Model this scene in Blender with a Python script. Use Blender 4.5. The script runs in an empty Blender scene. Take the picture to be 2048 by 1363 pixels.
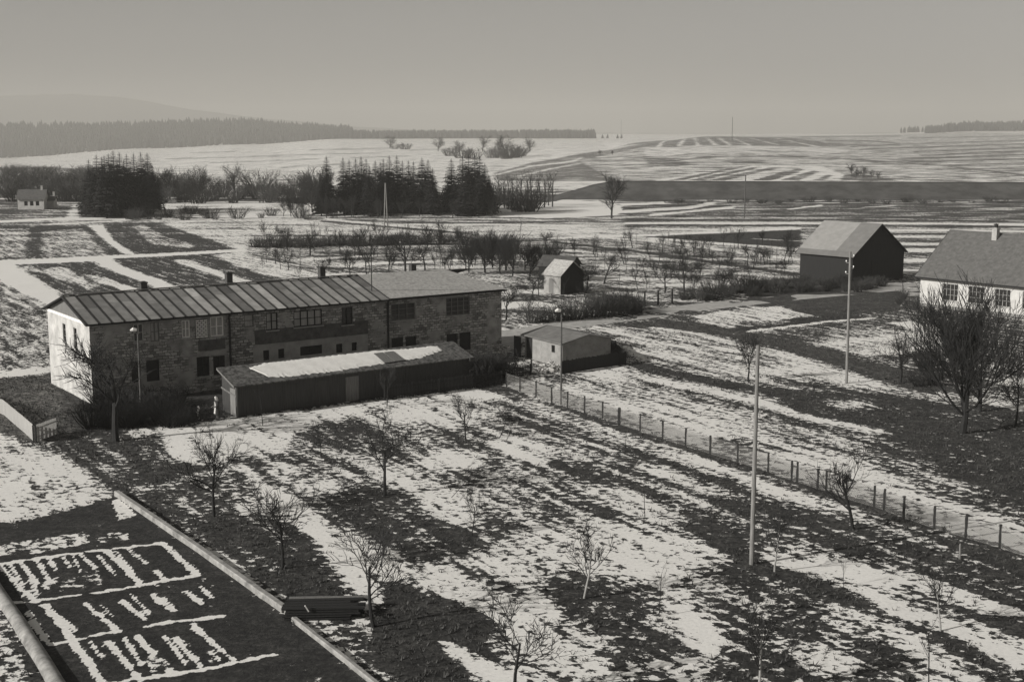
import bpy, bmesh, math, random
import numpy as np
from mathutils import Vector, Matrix
S = bpy.context.scene
COL = S.collection
R = math.radians
# ---------------------------------------------------------------- camera, sky, sun
FPX = 2600.0; CH = 20.0; PITCH = math.atan(413.5 / FPX)
cam = bpy.data.objects.new('camera', bpy.data.cameras.new('camera')); COL.objects.link(cam)
cam.location = (0, 0, CH); cam.rotation_euler = (R(90) - PITCH, 0, 0)
cam.data.sensor_width = 36; cam.data.lens = FPX / 2048 * 36
cam.data.clip_start = 0.5; cam.data.clip_end = 20000
S.camera = cam
SUN_EL = 24.0
SUN_DIR = Vector((-0.90, -0.42, 0)).normalized()          # horizontal direction towards the sun
w = bpy.data.worlds.new('World'); S.world = w; w.use_nodes = True
nt = w.node_tree; bg = nt.nodes['Background']
sky = nt.nodes.new('ShaderNodeTexSky'); sky.sky_type = 'NISHITA'; sky.sun_disc = False
sky.sun_elevation = R(SUN_EL); sky.sun_rotation = math.atan2(SUN_DIR.x, SUN_DIR.y)
sky.air_density = 1.0; sky.dust_density = 1.5; sky.ozone_density = 1.0
bw = nt.nodes.new('ShaderNodeRGBToBW'); nt.links.new(sky.outputs[0], bw.inputs[0])
tint = nt.nodes.new('ShaderNodeMix'); tint.data_type = 'RGBA'; tint.blend_type = 'MULTIPLY'
tint.inputs[0].default_value = 1; tint.inputs[7].default_value = (1, 0.975, 0.93, 1)
nt.links.new(bw.outputs[0], tint.inputs[6]); nt.links.new(tint.outputs[2], bg.inputs[0])
bg.inputs[1].default_value = 0.070
sl = bpy.data.lights.new('sun', 'SUN'); sl.energy = 4.9; sl.angle = R(0.6); sl.color = (1, 0.975, 0.93)
so = bpy.data.objects.new('sun', sl); COL.objects.link(so)
so.rotation_euler = Vector((SUN_DIR.x * math.cos(R(SUN_EL)), SUN_DIR.y * math.cos(R(SUN_EL)), math.sin(R(SUN_EL)))).to_track_quat('Z', 'Y').to_euler()
S.view_settings.view_transform = 'Standard'; S.view_settings.look = 'None'
S.view_settings.exposure = 0.0; S.view_settings.gamma = 1.0
S.render.engine = 'CYCLES'
S.cycles.volume_bounces = 1
S.cycles.max_bounces = 5; S.cycles.diffuse_bounces = 2

# ---------------------------------------------------------------- helpers
cp, sp = math.cos(PITCH), math.sin(PITCH)
def ray(u, v):
    a = u - 1024.0; b = 681.5 - v
    return np.array([a, cp * FPX + sp * b, -sp * FPX + cp * b])
def P(u, v, z=0.0):                                       # point of the level z seen there in the survey
    d = ray(u, v); t = (z - CH) / d[2]
    return Vector((d[0] * t, d[1] * t, z))
def zv(v, d):                                             # height at forward distance d seen at row v
    r = ray(1024, v); return CH + r[2] / r[1] * d
TU = [-700, 0, 300, 500, 690, 720, 1000, 1190, 1300, 1420, 1700, 1850, 1940, 2048, 2800]
TD = [560, 800, 1100, 1400, 1700, 2000, 2600, 3300, 3900, 4600, 12000]
TV = [[0, 345, 335, 329, 326, 323, 320, 316, 256, 270, 272],
      [0, 345, 335, 329, 326, 323, 320, 316, 256, 270, 272],
      [0, 340, 326, 318, 312, 308, 302, 297, 254, 265, 268],
      [0, 336, 320, 310, 304, 299, 294, 289, 250, 262, 267],
      [0, 333, 315, 303, 296, 290, 284, 278, 262, 268, 267],
      [0, 333, 315, 303, 296, 290, 284, 278, 272, 270, 267],
      [0, 333, 315, 305, 298, 290, 283, 277, 273, 271, 267],
      [0, 331, 306, 297, 291, 287, 281, 277, 273, 271, 267],
      [0, 327, 300, 285, 284, 283, 280, 276, 273, 271, 267],
      [0, 323, 296, 282, 273, 276, 277, 276, 273, 271, 267],
      [0, 326, 305, 290, 279, 272, 271, 272, 271, 270, 267],
      [0, 328, 308, 293, 283, 275, 270, 269, 264, 269, 267],
      [0, 328, 308, 295, 285, 277, 270, 268, 255, 269, 267],
      [0, 328, 308, 295, 285, 277, 270, 268, 254, 269, 267],
      [0, 328, 308, 295, 285, 277, 270, 268, 254, 269, 267]]
TZ = np.array([[0.0 if i == 0 else zv(v, TD[i]) for i, v in enumerate(row)] for row in TV])
def TH(x, y):                                             # terrain height
    x = np.asarray(x, float); y = np.asarray(y, float)
    yy = np.maximum(y, 1.0)
    u = 1024 + x / yy * 2631
    ui = np.clip(np.searchsorted(TU, u) - 1, 0, len(TU) - 2); di = np.clip(np.searchsorted(TD, yy) - 1, 0, len(TD) - 2)
    TUa = np.array(TU, float); TDa = np.array(TD, float)
    fu = np.clip((u - TUa[ui]) / (TUa[ui + 1] - TUa[ui]), 0, 1); fd = np.clip((yy - TDa[di]) / (TDa[di + 1] - TDa[di]), 0, 1)
    fu = fu * fu * (3 - 2 * fu)
    z = (TZ[ui, di] * (1 - fu) + TZ[ui + 1, di] * fu) * (1 - fd) + (TZ[ui, di + 1] * (1 - fu) + TZ[ui + 1, di + 1] * fu) * fd
    return np.where(y < TD[0], 0.0, z)
_DS = np.exp(np.linspace(math.log(500), math.log(9000), 700))
def G(u, v):                                              # point on the terrain
    if v > 372: return P(u, v, 0)
    r = ray(u, v); t = _DS / r[1]
    x = r[0] * t; z = CH + r[2] * t
    h = TH(x, _DS); k = np.nonzero(z <= h)[0]
    k = k[0] if len(k) else int(np.argmin(z - h))
    return Vector((x[k], _DS[k], float(h[k])))

def rgb(g, warm=1.0):
    return (g * 1.0, g * (1 - 0.022 * warm), g * (1 - 0.065 * warm), 1)
def newmat(name):
    m = bpy.data.materials.new(name); m.use_nodes = True
    return m, m.node_tree, m.node_tree.nodes, m.node_tree.links
def mat(name, lo, hi=None, scale=3.0, rough=0.85, detail=6, stretch=(1, 1, 1), bump=0.0, sharp=0.0):
    m, t, n, l = newmat(name); b = n['Principled BSDF']; b.inputs['Roughness'].default_value = rough
    hi = lo if hi is None else hi
    tc = n.new('ShaderNodeTexCoord'); mp = n.new('ShaderNodeMapping'); mp.inputs['Scale'].default_value = stretch
    l.new(tc.outputs['Object'], mp.inputs['Vector'])
    ns = n.new('ShaderNodeTexNoise'); ns.inputs['Scale'].default_value = scale; ns.inputs['Detail'].default_value = detail; ns.inputs['Roughness'].default_value = 0.65
    l.new(mp.outputs[0], ns.inputs['Vector'])
    cr = n.new('ShaderNodeValToRGB'); cr.color_ramp.elements[0].position = 0.32 + sharp; cr.color_ramp.elements[1].position = 0.68 - sharp
    cr.color_ramp.elements[0].color = rgb(lo); cr.color_ramp.elements[1].color = rgb(hi)
    l.new(ns.outputs['Fac'], cr.inputs[0]); l.new(cr.outputs[0], b.inputs['Base Color'])
    if bump:
        bp = n.new('ShaderNodeBump'); bp.inputs['Strength'].default_value = bump; bp.inputs['Distance'].default_value = 0.05
        l.new(ns.outputs['Fac'], bp.inputs['Height']); l.new(bp.outputs[0], b.inputs['Normal'])
    return m
def tonemat(name, amp=0.3, scale=2.0):                    # colour from a face tone stored on the mesh, weathered by noise
    m, t, n, l = newmat(name); b = n['Principled BSDF']; b.inputs['Roughness'].default_value = 0.75
    a = n.new('ShaderNodeAttribute'); a.attribute_name = 'tone'
    tc = n.new('ShaderNodeTexCoord'); ns = n.new('ShaderNodeTexNoise'); ns.inputs['Scale'].default_value = scale; ns.inputs['Detail'].default_value = 7
    l.new(tc.outputs['Object'], ns.inputs['Vector'])
    mr = n.new('ShaderNodeMapRange'); mr.inputs[3].default_value = 1 - amp; mr.inputs[4].default_value = 1 + amp
    mr.inputs[1].default_value = 0.3; mr.inputs[2].default_value = 0.7
    l.new(ns.outputs['Fac'], mr.inputs[0])
    mx = n.new('ShaderNodeVectorMath'); mx.operation = 'SCALE'
    l.new(a.outputs['Color'], mx.inputs[0]); l.new(mr.outputs[0], mx.inputs['Scale']); l.new(mx.outputs[0], b.inputs['Base Color'])
    return m

def tag(o, label=None, cat=None, group=None, kind=None):
    if label: o['label'] = label
    if cat: o['category'] = cat
    if group: o['group'] = group
    if kind: o['kind'] = kind
    return o
def empty(name, loc=(0, 0, 0), rz=0.0, scale=1.0):
    o = bpy.data.objects.new(name, None); COL.objects.link(o); o.empty_display_size = 0.3
    o.location = loc; o.rotation_euler = (0, 0, rz)
    o.scale = (scale,) * 3 if not isinstance(scale, (tuple, list)) else scale
    return o
class MB:                                                 # collects faces into one mesh
    def __init__(s): s.v = []; s.f = []; s.t = []
    def add(s, vs, fs, tone=None):
        k = len(s.v); s.v.extend([tuple(p) for p in vs]); s.f.extend([tuple(i + k for i in f) for f in fs]); s.t.extend([tone] * len(fs))
    def box(s, x0, x1, y0, y1, z0, z1, tone=None):
        s.add([(x0, y0, z0), (x1, y0, z0), (x1, y1, z0), (x0, y1, z0), (x0, y0, z1), (x1, y0, z1), (x1, y1, z1), (x0, y1, z1)],
              [(0, 3, 2, 1), (4, 5, 6, 7), (0, 1, 5, 4), (1, 2, 6, 5), (2, 3, 7, 6), (3, 0, 4, 7)], tone)
    def bar(s, a, b, wd, hg, tone=None):                  # rectangular bar from a to b
        a = Vector(a); b = Vector(b); d = (b - a).normalized(); up = Vector((0, 0, 1))
        if abs(d.z) > 0.95: up = Vector((0, 1, 0))
        sx = d.cross(up).normalized() * wd / 2; sz = sx.cross(d).normalized() * hg / 2
        vs = [a - sx - sz, a + sx - sz, a + sx + sz, a - sx + sz, b - sx - sz, b + sx - sz, b + sx + sz, b - sx + sz]
        s.add(vs, [(0, 1, 2, 3), (7, 6, 5, 4), (0, 4, 5, 1), (1, 5, 6, 2), (2, 6, 7, 3), (3, 7, 4, 0)], tone)
    def tube(s, pts, rad, n=6, cap=True):
        pts = [Vector(p) for p in pts]; k = len(s.v); m = len(pts)
        prev = None
        for i, p in enumerate(pts):
            d = (pts[min(i + 1, m - 1)] - pts[max(i - 1, 0)])
            if d.length < 1e-6: d = Vector((0, 0, 1))
            d.normalize()
            if prev is None: ref = Vector((1, 0, 0)) if abs(d.x) < 0.8 else Vector((0, 1, 0))
            else: ref = prev
            a = (ref - d * ref.dot(d)).normalized(); b = d.cross(a); prev = a
            r = rad[i] if isinstance(rad, (list, tuple)) else rad
            for j in range(n):
                t = 2 * math.pi * j / n
                q = p + a * (r * math.cos(t)) + b * (r * math.sin(t)); s.v.append((q.x, q.y, q.z))
        for i in range(m - 1):
            for j in range(n):
                a0 = k + i * n + j; a1 = k + i * n + (j + 1) % n
                s.f.append((a0, a1, a1 + n, a0 + n)); s.t.append(None)
        if cap and n > 3:
            s.f.append(tuple(k + j for j in reversed(range(n)))); s.f.append(tuple(k + (m - 1) * n + j for j in range(n))); s.t += [None, None]
    def mesh(s, name, m, smooth=False):
        me = bpy.data.meshes.new(name); me.from_pydata(s.v, [], s.f)
        for mm in (m if isinstance(m, (list, tuple)) else [m]): me.materials.append(mm)
        if any(t is not None for t in s.t):
            ca = me.color_attributes.new('tone', 'FLOAT_COLOR', 'CORNER'); buf = []
            for f, t in zip(s.f, s.t): buf.extend(list(rgb(0.2 if t is None else t)) * len(f))
            ca.data.foreach_set('color', buf)
        if smooth: me.polygons.foreach_set('use_smooth', [True] * len(me.polygons))
        me.update(); return me
    def build(s, name, m, parent=None, smooth=False):
        o = bpy.data.objects.new(name, s.mesh(name, m, smooth)); COL.objects.link(o)
        if parent is not None: o.parent = parent
        return o
def copy_tree(o, parent=None):
    c = o.copy(); COL.objects.link(c)
    if parent is not None: c.parent = parent
    for ch in list(o.children):
        copy_tree(ch, c)
    return c

# ---------------------------------------------------------------- ground sheet with melting snow
FD = (P(1931, 1075) - P(1014, 774)).normalized()          # run of the garden rows and of the wire fence
FN = Vector((-FD.y, FD.x, 0))
if FN.y < 0: FN = -FN                                     # points away from the camera
TUFT = []
def ground():
    cx, cy = 0.0, -45.0
    th = np.radians(np.linspace(-33, 33, 860))
    r = np.concatenate([np.exp(np.linspace(math.log(30), math.log(88), 30))[:-1], np.exp(np.linspace(math.log(88), math.log(700), 860))[:-1], np.exp(np.linspace(math.log(700), math.log(11500), 300))])
    T, Rr = np.meshgrid(th, r); X = cx + Rr * np.sin(T); Y = cy + Rr * np.cos(T)
    x = X.ravel(); y = Y.ravel(); z = TH(x, y)
    cov = np.full(x.shape, 0.42); tone = np.full(x.shape, 0.055); st = np.zeros(x.shape)
    st[y > 150] = np.clip((y[y > 150] - 170) / 260, 0, 1)
    def ext(c, far=False): return c if c < 0 else (1.5 if c >= 0.97 else (-0.35 if c <= 0.04 else c)) if not far else (0.08 if c <= 0.04 else (0.93 if c >= 0.9 else c))
    rg0 = np.random.RandomState(6); wob = np.zeros(x.shape)
    for k in range(14):
        a = rg0.uniform(0, math.pi); f = rg0.uniform(1.5, 9); wob += np.sin(f * (x * math.cos(a) + y * math.sin(a)) + rg0.uniform(0, 6)) * 0.16
    wob = np.clip(1 + wob * 0.75, 0.5, 1.6)
    def inpoly(poly):
        px = np.array([p[0] for p in poly]); py = np.array([p[1] for p in poly])
        c = np.nonzero((x >= px.min()) & (x <= px.max()) & (y >= py.min()) & (y <= py.max()))[0]
        ins = np.zeros(len(c), bool); X_, Y_ = x[c], y[c]; j = len(px) - 1
        for i in range(len(px)):
            if py[i] != py[j]:
                m = ((py[i] > Y_) != (py[j] > Y_)) & (X_ < (px[j] - px[i]) * (Y_ - py[i]) / (py[j] - py[i]) + px[i])
                ins ^= m
            j = i
        return c[ins]
    def pts(s): return [(s[i], s[i + 1]) for i in range(0, len(s), 2)]
    def poly(c, s, t=None, far=None):
        idx = inpoly([(q.x, q.y) for q in (G(*p) for p in pts(s))])
        cov[idx] = np.where(y[idx] > 480, ext(c, True), ext(c))
        if t is not None: tone[idx] = t
        if far is not None: st[idx] = far
    def band(c, hv, s, t=None, far=None):                 # band of half height hv rows around a line
        p = pts(s); q = []
        dense = []
        for a, b in zip(p[:-1], p[1:]):
            for k in range(6): dense.append((a[0] + (b[0] - a[0]) * k / 6, a[1] + (b[1] - a[1]) * k / 6))
        dense.append(p[-1])
        up = [(a, b - hv) for a, b in dense]; dn = [(a, b + hv) for a, b in reversed(dense)]
        poly(c, [k for p_ in up + dn for k in p_], t, far)
    def line(c, wd, s, t=None, soft=0.35):                # strip wd metres wide
        p = [G(*a) for a in pts(s)]
        for a, b in zip(p[:-1], p[1:]):
            m_ = wd + 1
            c_ = np.nonzero((x > min(a.x, b.x) - m_) & (x < max(a.x, b.x) + m_) & (y > min(a.y, b.y) - m_) & (y < max(a.y, b.y) + m_))[0]
            dx, dy = b.x - a.x, b.y - a.y; L = max(dx * dx + dy * dy, 1e-9)
            k = np.clip(((x[c_] - a.x) * dx + (y[c_] - a.y) * dy) / L, 0, 1)
            D = np.hypot(x[c_] - a.x - k * dx, y[c_] - a.y - k * dy)
            if wd < 1.3: D = D / (wob[c_] if wd > .28 else wob[c_] ** 0.6)
            wgt = np.clip((wd / 2 * (1 + soft) - D) / (wd * soft), 0, 1)
            cov[c_] = cov[c_] * (1 - wgt) + ext(c) * wgt
            if t is not None: tone[c_] = tone[c_] * (1 - wgt) + t * wgt
    # --- far plain and hill
    cov[y > 480] = 0.78; tone[y > 480] = 0.10; cov[y > 3000] = 0.85
    poly(0.62, [0, 400, 0, 330, 300, 345, 620, 362, 620, 400], 0.08)
    poly(0.84, [300, 300, 700, 282, 1000, 290, 1000, 330, 600, 355, 330, 340], 0.1)
    for i, (a, b, c_, d_) in enumerate([(330, 318, 560, 312), (420, 326, 640, 318), (500, 312, 760, 306), (560, 335, 700, 327), (620, 300, 800, 296), (700, 316, 820, 312), (380, 306, 470, 303), (820, 300, 930, 297), (450, 340, 600, 345)]):
        band(0.5, 1.3, [a, b, c_, d_])
    band(0.15, 2.5, [0, 338, 90, 336, 165, 341]); band(0.2, 3, [0, 352, 120, 356, 170, 350])
    poly(0.50, [1000, 362, 1190, 303, 1300, 284, 1420, 272, 2060, 268, 2060, 366], 0.10)
    poly(0.04, [985, 348, 1060, 326, 1190, 304, 1300, 286, 1310, 291, 1200, 312, 1160, 322, 1200, 345, 1240, 362, 1000, 362], 0.14)
    band(0.95, 1.4, [990, 350, 1060, 333, 1150, 322, 1165, 314]); band(0.95, 1.3, [1040, 352, 1100, 338, 1160, 327])
    poly(0.05, [1255, 289, 1320, 281, 1420, 274, 1560, 275, 1640, 283, 1700, 292, 1500, 291, 1320, 294], 0.12)
    for a in ([1317, 294, 1336, 281], [1357, 293, 1370, 278], [1396, 293, 1389, 276], [1434, 293, 1415, 276], [1467, 294, 1437, 276], [1500, 291, 1465, 276], [1560, 291, 1500, 276], [1640, 294, 1550, 276]):
        (x0, v0, x1, v1) = a; wd = 4 if v0 > 292 else 3
        poly(0.97, [x0 - wd, v0, x0 + wd, v0, x1 + wd * 0.6, v1, x1 - wd * 0.6, v1])
    poly(0.72, [1290, 297, 1640, 295, 1700, 300, 1690, 311, 1290, 311])
    band(0.1, 1.3, [1355, 320, 1450, 313, 1560, 313, 1700, 319, 1800, 325, 1900, 333, 2060, 352])
    poly(0.12, [1285, 318, 1330, 316, 1400, 329, 1350, 333, 1300, 328], 0.08)
    poly(0.2, [1440, 322, 1520, 319, 1540, 324, 1470, 328], 0.1)
    poly(0.82, [1300, 362, 1500, 329, 1640, 331, 1720, 362], 0.1)
    for a in ([1335, 361, 1490, 331, 1502, 332, 1362, 361], [1375, 361, 1515, 333, 1528, 334, 1408, 361], [1415, 361, 1540, 335, 1560, 336, 1452, 361],
              [1505, 361, 1590, 338, 1612, 339, 1545, 361], [1560, 361, 1625, 341, 1640, 343, 1598, 361], [1625, 361, 1655, 349, 1668, 351, 1645, 361], [1680, 361, 1690, 349, 1740, 351, 1800, 362]):
        poly(0.03, a, 0.085)
    for a, hv in (([1700, 293, 1850, 287, 2060, 281], 1.3), ([1560, 278, 1640, 286, 1760, 292], 1.4), ([1650, 281, 1760, 283, 1800, 288], 1.5), ([1720, 299, 1900, 293, 2060, 288], 1.4), ([1830, 304, 1950, 299, 2060, 295], 1.6), ([1840, 311, 1960, 306, 2060, 302], 1.6),
                  ([1800, 318, 1900, 315, 2060, 309], 2.0), ([1740, 325, 1850, 323, 2060, 318], 1.8), ([1900, 331, 1980, 328, 2060, 327], 1.6), ([1930, 339, 2060, 337], 1.6), ([1500, 302, 1640, 305], 0.7), ([1650, 309, 1700, 306], 0.8), ([1820, 276, 2060, 272], 0.9), ([1600, 274, 1800, 272], 0.9)):
        band(0.08, hv, a, 0.11)
    # --- valley floor, left
    poly(0.25, [0, 400, 300, 396, 620, 396, 1120, 400, 1120, 420, 620, 424, 0, 442], 0.06)
    poly(0.9, [210, 410, 470, 402, 640, 405, 660, 436, 400, 436, 250, 420], 0.08)
    poly(0.85, [880, 432, 1000, 402, 1090, 405, 1050, 432], 0.08)
    poly(0.8, [150, 405, 160, 440, 130, 440, 140, 420])
    poly(1.0, [1000, 434, 1060, 412, 1130, 399, 1200, 404, 1260, 415, 1230, 430, 1100, 436], 0.08)
    band(1.0, 2.2, [0, 443, 100, 438, 250, 437]); band(0.95, 1.6, [100, 448, 200, 444, 262, 439])
    poly(0.66, [320, 448, 400, 436, 640, 437, 780, 447, 1600, 448, 1600, 458, 1250, 470, 1000, 478, 800, 470, 560, 470, 480, 500, 430, 482], 0.06)
    band(0.1, 2.0, [640, 442, 760, 452, 900, 464, 960, 470]); band(0.15, 1.5, [700, 440, 900, 446, 1200, 442])
    band(0.95, 1.2, [650, 437, 780, 451, 940, 462])
    band(0.1, 1.5, [1090, 475, 1300, 471, 1600, 458])
    poly(0.05, [0, 452, 320, 446, 480, 500, 0, 518], 0.045)
    poly(0.48, [0, 458, 60, 456, 50, 515, 0, 515]); poly(0.46, [84, 462, 170, 456, 216, 510, 82, 512])
    poly(0.98, [178, 450, 204, 450, 225, 480, 268, 508, 250, 508, 215, 484])
    poly(0.45, [262, 450, 290, 450, 330, 472, 392, 490, 380, 496, 300, 488])
    poly(0.05, [215, 515, 480, 503, 560, 520, 700, 562, 240, 586, 110, 610, 10, 530], 0.045)
    band(1.0, 4.5, [0, 525, 110, 521, 215, 516]); band(1.0, 2.6, [205, 515, 350, 508, 490, 500])
    line(1.0, 2.6, [204, 518, 222, 532, 300, 560, 360, 586])
    line(1.0, 4.2, [-10, 525, 40, 560, 112, 612])
    poly(0.7, [100, 535, 128, 533, 195, 572, 185, 578, 110, 555, 80, 540, 60, 530, 40, 535, 70, 545])
    poly(0.8, [165, 546, 215, 556, 285, 582, 270, 590, 200, 566])
    line(0.9, 2.5, [362, 520, 420, 542, 520, 574]); poly(0.72, [425, 510, 485, 503, 720, 562, 600, 572, 470, 530])
    band(0.1, 1.5, [490, 505, 600, 535, 700, 560])
    poly(0.42, [-40, 545, 112, 615, 118, 738, -40, 750], 0.05)
    # --- orchard strip in the middle
    poly(0.40, [500, 470, 800, 470, 1000, 478, 1250, 490, 1600, 530, 1600, 590, 1300, 612, 1000, 650, 1000, 560, 700, 560], 0.055, 0.5)
    for a, wd, c_ in (([520, 492, 900, 488], 4, 0.05), ([600, 520, 760, 510], 3, 0.85), ([700, 530, 900, 520], 3, 0.9), ([650, 548, 850, 546], 3, 0.8), ([900, 545, 1080, 538], 3, 0.85),
                      ([1110, 484, 1300, 506, 1590, 548], 2, 0.0), ([1130, 500, 1350, 520], 2.5, 0.9), ([1180, 555, 1330, 560], 4, 0.95), ([1200, 580, 1280, 590], 3, 0.95), ([1000, 585, 1100, 580], 3, 0.9), ([1000, 615, 1060, 605], 2.5, 0.9),  # first strip here: shade of a thin hedge, painted as snowless ground
                      ([1330, 570, 1560, 568], 2.5, 0.85), ([1300, 480, 1450, 500, 1600, 520], 3, 0.95), ([1150, 470, 1420, 492], 2, 0.9), ([1400, 540, 1590, 556], 3, 0.75), ([1200, 530, 1400, 548], 3, 0.7)):
        line(c_, wd, a)
    poly(0.03, [1290, 474, 1420, 468, 1600, 460, 1600, 494, 1420, 485], 0.04)
    band(0.98, 1.6, [1100, 476, 1300, 470, 1600, 457]); band(0.98, 1.6, [1300, 476, 1450, 487, 1600, 499])
    band(0.9, 0.7, [1500, 477, 1600, 482])
    poly(0.2, [1230, 400, 2060, 400, 2060, 440, 1250, 430], 0.07)
    band(0.9, 2.6, [1240, 409, 1340, 405]); band(0.85, 3, [1240, 424, 1380, 415, 1430, 406]); band(0.85, 2.2, [1300, 430, 1470, 414]); band(0.95, 1.3, [1575, 419, 1645, 410]); band(0.9, 0.8, [1720, 415, 1790, 411])
    band(0.8, 0.9, [1330, 396, 1640, 395]); band(0.75, 0.9, [1640, 396, 2020, 401])
    poly(0.4, [1250, 436, 2060, 440, 2060, 540, 1780, 520, 1600, 450, 1250, 458], 0.045)
    for v_, c_ in ((441, 0.1), (447, 0.9), (452, 0.12), (461, 0.9), (468, 0.1), (474, 0.85), (482, 0.1), (488, 0.85), (494, 0.1), (501, 0.95), (509, 0.1), (521, 0.95), (531, 0.08), (543, 1.0), (553, 0.2)):
        band(c_, 2.0 if v_ < 500 else 3.2, [1760 if v_ > 455 else 1250, v_ - 1.0, 1900, v_, 2060, v_ + 2])
    # --- right middle ground
    poly(0.2, [1300, 612, 1600, 590, 2060, 570, 2060, 800, 1800, 760, 1400, 648, 1200, 650], 0.06)
    poly(0.03, [1500, 560, 1600, 560, 1780, 575, 1840, 580, 1800, 620, 1560, 640, 1500, 600], 0.07)
    poly(0.75, [1385, 632, 1480, 616, 1560, 612, 1630, 634, 1530, 652, 1430, 660], 0.05)
    poly(0.0, [1425, 662, 1600, 634, 1700, 630, 1740, 634, 1490, 665], 0.03); poly(0.3, [1480, 642, 1600, 640, 1560, 650, 1470, 655])
    line(1.0, 0.75, [1480, 665, 1600, 650, 1660, 642, 1745, 636]); line(0.9, 0.6, [1540, 614, 1640, 634])
    poly(0.55, [1660, 655, 1700, 660, 1820, 660, 1900, 655, 1900, 700, 1740, 712, 1640, 690], 0.05)
    line(1.0, 0.7, [1640, 690, 1720, 680, 1830, 668, 1880, 655]); line(0.95, 0.6, [1745, 655, 1830, 672, 1900, 690])
    poly(0.97, [1715, 710, 1760, 698, 1860, 690, 1850, 697, 1780, 706], 0.05); poly(0.95, [1775, 645, 1820, 642, 1880, 655, 1830, 660])
    line(0.95, 0.8, [1830, 725, 1900, 716]); line(0.95, 0.8, [1900, 745, 1960, 738, 2060, 726]); poly(0.98, [1970, 768, 2000, 760, 2060, 756, 2060, 766])
    line(0.95, 0.8, [1840, 778, 1900, 792]); line(0.95, 0.9, [1960, 795, 2030, 818])
    # track
    poly(0.0, [1225, 650, 1330, 640, 1400, 645, 1560, 676, 1700, 712, 1850, 756, 1900, 775, 1850, 790, 1740, 752, 1620, 716, 1500, 690, 1400, 668], 0.10)
    line(0.0, 0.35, [1330, 648, 1500, 676, 1700, 722, 1860, 768], 0.035); line(0.0, 0.3, [1330, 655, 1500, 688, 1700, 740, 1850, 784], 0.05)
    # field between track and wire fence
    poly(0.50, [1180, 660, 1240, 652, 1400, 670, 1620, 718, 1800, 785, 1700, 800, 1500, 800, 1330, 758, 1260, 745, 1250, 700], 0.05)
    for a, wd, c_ in (([1195, 655, 1330, 690, 1480, 700], 1.6, 0.82), ([1310, 655, 1400, 668, 1560, 704, 1780, 775], 1.5, 0.95), ([1240, 700, 1350, 712, 1470, 735], 1.4, 0.85), ([1260, 745, 1240, 720], 1.0, 0.95),
                      ([1340, 738, 1480, 745, 1600, 740], 1.5, 0.72), ([1540, 738, 1640, 745, 1760, 772], 2.4, 0.92), ([1460, 715, 1560, 720, 1700, 755], 1.2, 0.85), ([1270, 730, 1400, 760, 1560, 785, 1720, 800], 2.4, 0.04), ([1560, 762, 1700, 782, 1840, 800], 2.0, 0.18)):
        line(c_, wd, a)
    poly(-0.1, [1560, 800, 1700, 778, 1850, 800, 2060, 822, 2060, 1015, 1990, 985, 1880, 945, 1790, 885, 1700, 850, 1600, 830], 0.05)
    poly(0.5, [1650, 800, 1720, 798, 1760, 812, 1680, 820])
    line(0.98, 0.9, [1240, 742, 1335, 762, 1500, 800, 1620, 835, 1700, 850, 1768, 866])
    poly(0.62, [1150, 735, 1260, 748, 1500, 805, 1640, 845, 1680, 880, 1500, 850, 1300, 800, 1120, 770], 0.05)
    line(0.12, 1.5, [1300, 770, 1450, 800, 1600, 845, 1760, 890, 1850, 930])
    poly(0.76, [1005, 762, 1100, 762, 1300, 800, 1480, 850, 1640, 905, 1760, 945, 1880, 990, 2060, 1050, 2060, 1125, 1930, 1076, 1640, 978, 1372, 892, 1170, 824, 1010, 775], 0.05)
    poly(0.9, [1150, 748, 1190, 735, 1250, 728, 1290, 745, 1200, 755]); poly(0.2, [1080, 755, 1160, 750, 1180, 765, 1100, 770])
    poly(0.1, [1920, 985, 1990, 985, 2060, 1010, 2060, 1045, 1960, 1020], 0.04); poly(0.3, [1400, 878, 1480, 872, 1560, 900, 1480, 905])
    # --- enclosed garden in front of the wire fence
    poly(0.42, [250, 862, 475, 834, 940, 775, 1010, 776, 1372, 893, 1640, 979, 1930, 1077, 2100, 1140, 2100, 1400, 740, 1400, 570, 1225, 235, 990, 100, 870], 0.05)
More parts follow.
